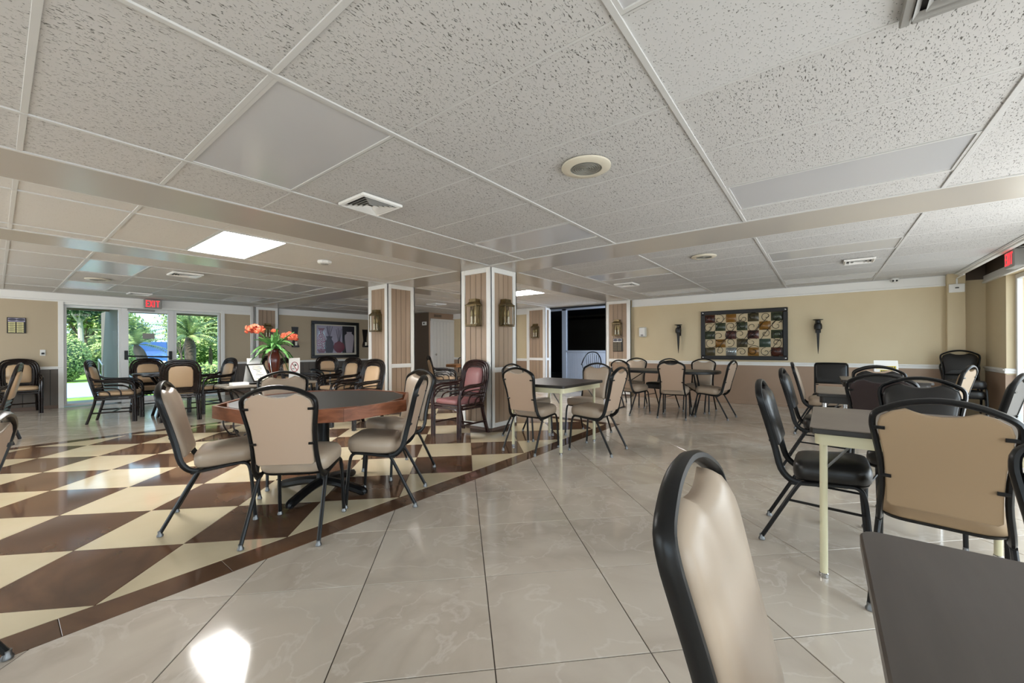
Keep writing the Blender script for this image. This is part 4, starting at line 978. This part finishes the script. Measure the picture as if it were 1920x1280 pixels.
# ------------------------------------------------------------------ ceiling fittings
def speaker(label, x, y, r=.145):
    t = thing('ceiling_speaker', label, 'speaker', (x, y, CH), 0, 'round ceiling speakers')
    MB().lathe([(r * .64, -.011), (r * .64, -.018), (r * .93, -.016), (r, -.010), (r, 0)], 36, cap=False).build('rim', 'speaker_cream', t)
    g = MB()
    g.prism([(r * .67 * cos(2 * pi * i / 28), r * .67 * sin(2 * pi * i / 28)) for i in range(28)], -.013, -.011)
    g.build('grille', 'grille_grey', t)
    rg = MB()
    for k in range(7): rg.tube([(r * .09 * (k + 1) * cos(a), r * .09 * (k + 1) * sin(a), -.0145) for a in [2 * pi * i / 24 for i in range(24)]], .0022, 4, True)
    rg.build('grille_rings', 'grille_grey', t)
speaker('round cream ceiling speaker beside the fissured tiles over the game table aisle', 2.235, 1.15, .15); speaker('round ceiling speaker over the oval table', 5.33, 1.15, .14)
speaker('round ceiling speaker between two light panels near the garden door', 1.0, 9.03, .15); speaker('round ceiling speaker near the vase picture wall', 6.6, 10.0, .15)
def vent(label, x, y, w, d, n=6, m='white_trim'):
    n = 5 if n == 6 else n
    t = thing('ceiling_vent', label, 'vent', (x, y, CH), 0, 'square ceiling air vents')
    f = MB()
    for a, b, c, e in ((-w / 2, w / 2, -d / 2, -d / 2 + .03), (-w / 2, w / 2, d / 2 - .03, d / 2), (-w / 2, -w / 2 + .03, -d / 2 + .03, d / 2 - .03), (w / 2 - .03, w / 2, -d / 2 + .03, d / 2 - .03)): f.box(a, b, c, e, -.022, 0, .004)
    f.build('frame', m, t, smooth=False); MB().box(-w / 2 + .03, w / 2 - .03, -d / 2 + .03, d / 2 - .03, -.003, 0).build('throat', 'slate_board', t, smooth=False)
    for k in range(n):
        q = .9 - k * .8 / n; w2, d2 = w / 2 * q, d / 2 * q; wi_, di_ = w2 - .016, d2 - .016
        if min(wi_, di_) < .008: continue
        z0, z1 = -.006 - .004 * k, -.028
        o = [(-w2, -d2), (w2, -d2), (w2, d2), (-w2, d2)]; i_ = [(-wi_, -di_), (wi_, -di_), (wi_, di_), (-wi_, di_)]
        MB().rings([[(a, b, z1) for a, b in o], [(a, b, -.012) for a, b in i_], [(a, b, -.010) for a, b in i_], [(a, b, z1 + .002) for a, b in o]], None, False, False).build('louver', m, t, smooth=False)
vent('square stepped ceiling vent with stained tile beside the unlit panel', 1.775, 2.745, .34, .34)
vent('large grey louvered ceiling vent over the window row tables', 1.63, -.50, .58, .58, 8, 'grey_plastic')
vent('square ceiling vent over the round rattan table', 1.73, 7.45, .36, .36, 5); vent('square ceiling vent just inside the garden door', 1.76, 10.7, .34, .34, 3)
vent('small ceiling vent above the black oval table near the art panel', 6.85, -.37, .31, .31, 3); vent('ceiling vent beyond the two-lantern column', 6.78, 7.65, .36, .36, 5); vent('ceiling vent above the black oval table by the pilaster', 6.8, 2.72, .34, .34, 3)
sd = thing('smoke_detector', 'white plastic smoke detector between the two soffits', 'smoke detector', (2.57, 5.0, CH))
MB().lathe([(.085, 0), (.088, -.02), (.075, -.034), (.06, -.036)], 8).build('body', 'white_plastic', sd, smooth=False); MB().lathe([(.05, -.036), (.045, -.045), (.001, -.047)], 8).build('grille', 'grey_plastic', sd, smooth=False)
cm = thing('dome_camera', 'small white dome security camera at the beige wall crown', 'camera', (9.05, -.93, CH))
MB().lathe([(.055, 0), (.058, -.03), (.045, -.055), (.02, -.07), (.001, -.072)], 18).build('body', 'white_plastic', cm)
for yy in (-.022, .022): MB().lathe([(.014, 0), (.014, .012), (.001, .014)], 10, Matrix.Translation((-.045, yy, -.045)) @ Matrix.Rotation(-pi / 2, 4, 'Y')).build('lens', 'tv_black', cm)
# ------------------------------------------------------------------ things on the tables
ZT = .684
vs = thing('flower_vase', 'tall brown handled vase of red flowers and fern leaves', 'vase', (2.345, 5.95, ZT))
MB().lathe([(.045, 0), (.055, .01), (.03, .05), (.045, .10), (.075, .22), (.078, .32), (.062, .40), (.055, .44), (.06, .455), (.05, .455), (.045, .43)], 24).build('vessel', 'vase_brown', vs)
MB().tube(sm([(.055, -.0, .43), (.12, 0, .47), (.155, 0, .40), (.14, 0, .28), (.072, 0, .2)], 4), .007, 6).build('handle', 'iron', vs)
MB().tube(sm([(-.03, -.05, .06), (-.06, -.06, .2), (-.065, -.05, .34), (-.04, -.05, .44)], 4), .006, 6).build('strap', 'chrome', vs)
rl = random.Random(3)
def frond(L, w, droop, rise):
    n = 10; v = []; f = []
    for i in range(n + 1):
        t = i / n; x = L * t; z = rise * t - droop * t * t; hw = w * (sin(pi * min(1, t * .95 + .05)) ** .7) * (1 if i % 2 else .62)
        v += [(x, -hw, z - .15 * hw), (x, 0, z + .01), (x, hw, z - .15 * hw)]
    for i in range(n):
        a = i * 3; b = a + 3; f += [(a, a + 1, b + 1, b), (a + 1, a + 2, b + 2, b + 1)]
    return MB().add(v, f)
for k in range(30):
    L = rl.uniform(.18, .34); o = frond(L, rl.uniform(.028, .045), rl.uniform(.12, .40), rl.uniform(.05, .42)).build('leaf', 'leaf', vs, ang=2)
    o.location = (0, 0, .44); o.rotation_euler = (0, 0, k * 2.4 + rl.uniform(-.3, .3))
for k in range(12):
    o = frond(rl.uniform(.12, .22), rl.uniform(.022, .034), rl.uniform(.0, .1), rl.uniform(.2, .34)).build('leaf', 'leaf', vs, ang=2)
    o.location = (0, 0, .44); o.rotation_euler = (0, 0, k * 1.9)
def flower_head(x, y, z, r):
    mb = MB(); rr = random.Random(int(x * 1000))
    for k in range(70):
        a = rr.uniform(0, 2 * pi); u = rr.uniform(-.5, 1); q = sqrt(max(0, 1 - u * u)); dd = Vector((q * cos(a) * 1.25, q * sin(a) * 1.25, u * .75)) * r
        c = Vector((x, y, z)) + dd * rr.uniform(.6, 1); nn = dd.normalized(); tt = nn.orthogonal().normalized(); bb = nn.cross(tt); s = r * .30
        mb.add([c - tt * s, c - bb * s + nn * s * .4, c + tt * s, c + bb * s + nn * s * .5, c + nn * s * .9], [(0, 1, 4), (1, 2, 4), (2, 3, 4), (3, 0, 4)])
    h = mb.build('flower_head', 'flower', vs, smooth=False)
    MB().tube(sm([(0, 0, .42), (x * .4, y * .4, .42 + (z - .42) * .6), (x, y, z)], 4), .005, 5).build('stem', 'leaf', h)
flower_head(-.25, -.05, .705, .085); flower_head(.205, .0, .615, .088); flower_head(.02, .03, .70, .035)
sh = thing('menu_stand', 'slanted black framed notice in a clear acrylic stand', 'sign holder', (2.13, 5.83, ZT), radians(8))
mt = Matrix.Translation((0, -.05, .03)) @ Matrix.Rotation(radians(-38), 4, 'X')
f = MB()
for x0, x1, z0, z1 in ((-.11, .11, 0, .016), (-.11, .11, .264, .28), (-.11, -.094, .016, .264), (.094, .11, .016, .264)): f.box(x0, x1, -.012, .0, z0, z1, 0, mt)
f.build('frame', 'dark_plastic', sh, smooth=False); MB().box(-.095, .095, -.007, -.002, .015, .265, 0, mt).build('sheet', 'paper_cream', sh, smooth=False)
ln = MB()
for k, (w2, z) in enumerate(((.05, .235), (.06, .21), (.055, .19), (.03, .17), (.02, .15), (.035, .13), (.05, .10), (.01, .075), (.012, .06), (.065, .04))): ln.box(-w2, w2, -.0085, -.0065, z, z + .008, 0, mt)
ln.build('lettering', 'ink', sh, smooth=False)
MB().add([(-.11, -.04, 0), (.11, -.04, 0), (.11, .12, .24), (-.11, .12, .24), (.11, .2, 0), (-.11, .2, 0), (-.11, .125, .24), (.11, .125, .24)], [(5, 4, 7, 6), (0, 1, 4, 5)]).build('acrylic_back', 'white_plastic', sh, smooth=False)
wc = thing('leaflet_holder', 'white upright leaflet holder behind the slanted notice', 'leaflet holder', (2.17, 6.13, ZT))
MB().box(-.09, .09, -.006, .006, .01, .33).box(-.09, .09, -.04, .03, 0, .012).build('panel', 'paper', wc, smooth=False); MB().box(-.09, .09, -.04, -.035, .012, .09).build('pocket', 'paper', wc, smooth=False)
ns = thing('no_smoking_sign', 'white upright card with a no smoking symbol', 'sign', (2.61, 5.94, ZT))
MB().box(-.075, .075, -.004, .004, 0, .325).box(-.075, .075, -.03, .03, 0, .008).build('card', 'paper', ns, smooth=False)
mat('sign_red', (150, 60, 66), .5)
MB().tube([(.05 * cos(a), -.005, .20 + .068 * sin(a)) for a in [2 * pi * k / 28 for k in range(28)]], .005, 5, True).build('ring', 'sign_red', ns, smooth=False)
MB().tube([(-.034, -.006, .25), (.034, -.006, .15)], .005, 5).build('slash', 'sign_red', ns, smooth=False)
MB().box(-.035, .0, -.006, -.004, .168, .178).add(*(lambda m: (m.v, m.f))(MB().lathe([(.001, 0), (.016, .001), (.012, .0035)], 12, Matrix.Translation((.012, -.004, .225)) @ Matrix.Rotation(pi / 2, 4, 'X')))).build('cigarette', 'ink', ns, smooth=False)
pp = thing('paper_stack', 'low stack of pink leaflets on the iron console table', 'papers', (1.90, 5.86, ZT))
for k in range(4): MB().box(-.09, .09, -.06, .06, k * .008, k * .008 + .0075).build('sheet', 'paper', pp, smooth=False)
nc = thing('notice_card', 'white folded notice card with yellow highlighted lines', 'notice', (6.63, -.60, .742), -pi / 2 + .1)
MB().add([(-.11, -.05, 0), (.11, -.05, 0), (.11, 0, .225), (-.11, 0, .225), (.11, .05, 0), (-.11, .05, 0)], [(0, 1, 2, 3), (3, 2, 4, 5)]).build('card', 'paper', nc, smooth=False)
mtx = Matrix.Translation((0, -.051, 0)) @ Matrix.Rotation(-math.atan2(.05, .225), 4, 'X')
MB().box(-.09, .09, -.0015, 0, .128, .162, 0, mtx).box(-.055, .055, -.0015, 0, .08, .114, 0, mtx).build('highlight', 'yellow_mark', nc, smooth=False)
bl = MB()
for k in range(9): bl.box(-.084 + k * .019, -.072 + k * .019, -.0025, -.001, .134, .156, 0, mtx)
for k in range(5): bl.box(-.047 + k * .019, -.035 + k * .019, -.0025, -.001, .086, .108, 0, mtx)
bl.build('lettering', 'ink', nc, smooth=False)
# ------------------------------------------------------------------ outside: garden beyond the entrance
terrain = B(-60, 90, -60, 120, -.8, -.5).build('terrain', 'patio', smooth=False); tag(terrain, 'grey open ground around the building', 'ground', kind='structure')
lawn = B(-30, 60, 13.4, 80, -.5, -.16).build('lawn', 'lawn', smooth=False); tag(lawn, 'sunlit green lawn outside the garden door', 'lawn', kind='structure')
drive = B(-30, 60, 16.0, 23.0, -.3, -.145).build('driveway', 'asphalt_shade_blue', smooth=False); tag(drive, 'driveway with pale blue shade in its colour, crossing the lawn', 'driveway', kind='structure')
patio = B(-3.4, 9.4, 12.05, 13.6, -.3, -.03).build('patio', 'patio', smooth=False); tag(patio, 'grey paved strip outside the glazed entrance', 'patio', kind='structure')
roof = B(-3.6, 16.4, -3.4, 13.1, 2.92, 3.05).build('roof', 'eave', smooth=False); tag(roof, 'unseen flat roof slab added to keep sun out, with entrance eaves', 'roof', kind='structure')  # slab out of view, added to keep sun out of the room
B(-3.6, 9.6, 12.05, 13.1, 2.05, 2.14).build('eave_soffit', 'eave', roof, smooth=False); B(-3.6, 9.6, 13.0, 13.1, 2.02, 2.92).build('eave_board', 'eave', roof, smooth=False)
wing = B(1.62, 1.72, 12.02, 14.15, -.1, 2.05).build('wall_reflection', 'dark_reflection', smooth=False); tag(wing, 'dark outdoor slab standing in for a reflection in the entrance glass', 'wall', kind='structure')  # dark slab stands in for the reflection in the glass panel
hr = thing('handrail', 'white metal handrail standing before the outdoor reflection slab', 'handrail', (1.50, 13.2, -.03))
MB().tube([(0, -.3, 0), (0, -.3, .82), (0, .25, .95), (0, .25, 0)], .018, 8).build('rail', 'white_gloss', hr); MB().tube([(0, -.3, .5), (0, .25, .62)], .014, 8).build('mid_rail', 'white_gloss', hr)
gl_ = thing('garden_light', 'black garden path light leaning in the lawn', 'garden light', (1.72, 15.2, -.16), 0)
MB().lathe([(.02, 0), (.03, .2), (.05, .42), (.06, .5), (.04, .52)], 10, Matrix.Rotation(.2, 4, 'Y')).build('stake', 'dark_plastic', gl_); MB().lathe([(.05, .5), (.07, .53), (.01, .56)], 10, Matrix.Rotation(.2, 4, 'Y')).build('cap', 'dark_plastic', gl_)
def leaves(mb, c, rad, n, size, rr, shell=.75):
    for k in range(n):
        a = rr.uniform(0, 2 * pi); u = rr.uniform(-1, 1); q = sqrt(1 - u * u); s = rr.uniform(shell, 1.0)
        p = Vector((c[0] + rad[0] * q * cos(a) * s, c[1] + rad[1] * q * sin(a) * s, c[2] + rad[2] * u * s))
        d1 = Vector((rr.gauss(0, 1), rr.gauss(0, 1), rr.gauss(0, 1))).normalized(); d2 = d1.orthogonal().normalized(); w = size * rr.uniform(.6, 1.3)
        mb.add([p - d1 * w, p + d2 * w * .5, p + d1 * w, p - d2 * w * .5], [(0, 1, 2, 3)])
def shrub(name, label, c, rad, n, size, m, cat='shrub', group=None, seed=1):
    t = thing(name, label, cat, (c[0], c[1], -.16), 0, group); rr = random.Random(seed); mb = MB()
    leaves(mb, (0, 0, rad[2]), rad, n, size, rr); o = mb.build('foliage', m, t, smooth=False)
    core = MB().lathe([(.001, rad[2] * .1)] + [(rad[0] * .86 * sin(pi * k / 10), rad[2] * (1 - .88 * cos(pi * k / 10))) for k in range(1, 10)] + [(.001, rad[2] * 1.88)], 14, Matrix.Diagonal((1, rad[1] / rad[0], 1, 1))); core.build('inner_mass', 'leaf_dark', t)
    for k in range(4):
        a = k * 1.57 + .4; MB().tube([(.08 * cos(a), .08 * sin(a), 0), (.3 * cos(a) * rad[0], .3 * sin(a) * rad[1], rad[2] * .5)], .035, 6).build('stem', 'bark', t)
    return t
shrub('hedge_shrub', 'clipped rounded sunlit hedge shrub across the driveway', (1.72, 24.4), (.8, .8, .95), 5200, .055, 'leaf_hedge', seed=1)
shrub('hedge_shrub', 'clipped rounded hedge shrub beside the outdoor reflection slab', (3.3, 25.4), (.8, .8, .98), 5200, .055, 'leaf_hedge', seed=2)
shrub('low_shrub', 'low dark shrub just outside the garden door', (2.35, 14.6), (.45, .4, .42), 1500, .05, 'leaf_dark', seed=3)
shrub('low_shrub', 'low leafy shrub outside the glass side panel', (4.0, 15.2), (.75, .6, .42), 2200, .06, 'leaf_hedge', seed=4)
def tree(label, c, trunk_h, crown_c, rad, n, size, m, bark, seed, tr=.12, lean=(0, 0)):
    t = thing('garden_tree', label, 'tree', (c[0], c[1], -.16)); rr = random.Random(seed); mb = MB()
    for k in range(9):
        cc = (crown_c[0] + rr.uniform(-.5, .5) * rad[0], crown_c[1] + rr.uniform(-.5, .5) * rad[1], crown_c[2] + rr.uniform(-.5, .5) * rad[2])
        leaves(mb, cc, (rad[0] * .62, rad[1] * .62, rad[2] * .6), n // 9, size, rr, .35)
    mb.build('crown', m, t, smooth=False)
    tk = MB().tube(sm([(0, 0, 0), (lean[0] * .5 + .05, lean[1] * .5, trunk_h * .5), (lean[0], lean[1], trunk_h)], 4), [tr] * 5 + [tr * .8] * 4, 8).build('trunk', bark, t)
    for k in range(5):
        a = k * 1.3 + seed; MB().tube(sm([(lean[0], lean[1], trunk_h * .9), (lean[0] + .5 * rad[0] * .5 * cos(a), lean[1] + .5 * rad[1] * .5 * sin(a), trunk_h + .5), (crown_c[0] + .5 * rad[0] * cos(a), crown_c[1] + .5 * rad[1] * sin(a), crown_c[2])], 3), tr * .4, 6).build('branch', bark, tk)
    return t
tree('tall pale trunked tree behind the clipped hedge', (2.75, 31.0), 3.0, (0, 0, 4.4), (2.0, 1.8, 1.6), 5200, .12, 'leaf_dark', 'bark_pale', 11, .14)
tree('broad bright green tree seen through the garden door', (9.8, 36.0), 1.8, (0, 0, 3.4), (2.6, 2.0, 2.0), 7000, .12, 'leaf_tree', 'bark', 12)
tree('dense sunlit green tree behind the second palm', (7.4, 24.5), 1.3, (0, 0, 3.0), (2.4, 1.8, 1.9), 8000, .10, 'leaf_tree', 'bark_pale', 13, .10, (.3, 0))
tree('slim multi-branched tree with pale bark in the door glass', (5.05, 22.5), 1.2, (0, 0, 2.7), (.9, .8, 1.1), 1400, .07, 'leaf_tree', 'bark', 14, .05)
tree('far dark green tree closing the garden view', (14.8, 32.5), 2.0, (0, 0, 4.0), (3.4, 2.5, 2.6), 6000, .15, 'leaf_dark', 'bark', 15)
tree('far bright tree above the blue van', (3.6, 38.0), 2.2, (0, 0, 4.2), (2.4, 2.4, 2.2), 5500, .14, 'leaf_tree', 'bark', 16)
for k, (x, y, rx, rz_) in enumerate(((.2, 41, 2.5, 1.9), (5.4, 42, 2.6, 2.1), (10.9, 42, 2.7, 2.2), (15.0, 38, 2.0, 2.1), (10.6, 27.5, 1.6, 1.0))):
    shrub('background_shrub', ('tall green shrub mass closing the garden behind the hedge', 'tall green shrub mass behind the blue van', 'tall green shrub mass behind the second palm', 'tall green shrub mass at the far garden end', 'medium green shrub under the dense sunlit tree')[k], (x, y), (rx, 1.4, rz_), 3000, .13, 'leaf_tree' if k % 2 else 'leaf_hedge', seed=40 + k)
def palm(label, base, top, nf, L, seed):
    t = thing('palm_tree', label, 'palm', (base[0], base[1], -.16)); rr = random.Random(seed)
    MB().tube(sm([(0, 0, 0), (top[0] * .5, top[1] * .5, top[2] * .5), top], 5), [.13, .13, .13, .13, .14, .15, .16, .17, .16, .11, .04], 10).build('trunk', 'bark', t)
    for k in range(nf):
        a = k * 2.399 + rr.uniform(-.2, .2); el = rr.uniform(.1, 1.35); n = 9; mb = MB()
        prev = None
        for i in range(n + 1):
            u = i / n; r = L * u * cos(el * (1 - .55 * u)); z = L * u * sin(el) - .75 * L * u * u * .6
            c = Vector((top[0] + r * cos(a), top[1] + r * sin(a), top[2] + z))
            if prev is not None:
                dd = (c - prev).normalized(); sd_ = dd.cross(Vector((0, 0, 1))).normalized(); lw = .30 * L * .5 * (1 - abs(u - .5) * 1.2)
                for s in (-1, 1):
                    for q in (0, .5):
                        b = prev.lerp(c, q); tip = b + sd_ * s * lw + dd * lw * .8 - Vector((0, 0, lw * .35))
                        mb.add([b - dd * .035, b + dd * .035, tip], [(0, 1, 2)])
                mb.add([prev - sd_ * .008, prev + sd_ * .008, c + sd_ * .006, c - sd_ * .006], [(0, 1, 2, 3)])
            prev = c
        mb.build('frond', 'leaf_tree' if k % 3 else 'leaf_dark', t, smooth=False)
palm('leaning pygmy palm seen through the garden door glass', (3.85, 20.8), (-.55, .0, 1.5), 26, 1.4, 21)
palm('upright dark trunked palm behind the glass side panel', (4.2, 17.4), (-.05, 0, 1.75), 26, 1.3, 22)
van = thing('parked_van', 'blue van parked across the driveway behind the palm', 'van', (5.7, 32.6, -.145), radians(-12))
pr = [(-1.0, .35), (1.0, .35), (1.0, 1.25), (.9, 1.75), (-.9, 1.75), (-1.0, 1.25)]
MB().rings([[(x, -2.0, z if z < 1.2 else .8 + (z - 1.2) * .2) for x, z in pr], [(x, -1.3, z if z < 1.3 else 1.2) for x, z in pr], [(x, -.8, z) for x, z in pr], [(x, 2.2, z) for x, z in pr]]).build('body', 'van_blue', van, smooth=False)
MB().add([(-.8, -1.28, 1.22), (.8, -1.28, 1.22), (.78, -.86, 1.66), (-.78, -.86, 1.66)], [(0, 1, 2, 3)]).build('windshield', 'glass_dark', van, smooth=False)
for s in (-1, 1):
    for k in range(2): MB().box(s * 1.0 - .01, s * 1.0 + .01, -.6 + k * 1.3, .5 + k * 1.3, 1.15, 1.6).build('side_window', 'tv_black', van, smooth=False)
    for yy in (-1.3, 1.4): MB().lathe([(.18, -.1), (.32, -.1), (.34, 0), (.32, .1), (.18, .1)], 16, Matrix.Translation((s * .88, yy, .34)) @ Matrix.Rotation(pi / 2, 4, 'Y')).build('wheel', 'tire', van)
MB().box(-.9, .9, -2.08, -1.98, .4, .62, .02).build('bumper', 'white_gloss', van, smooth=False)
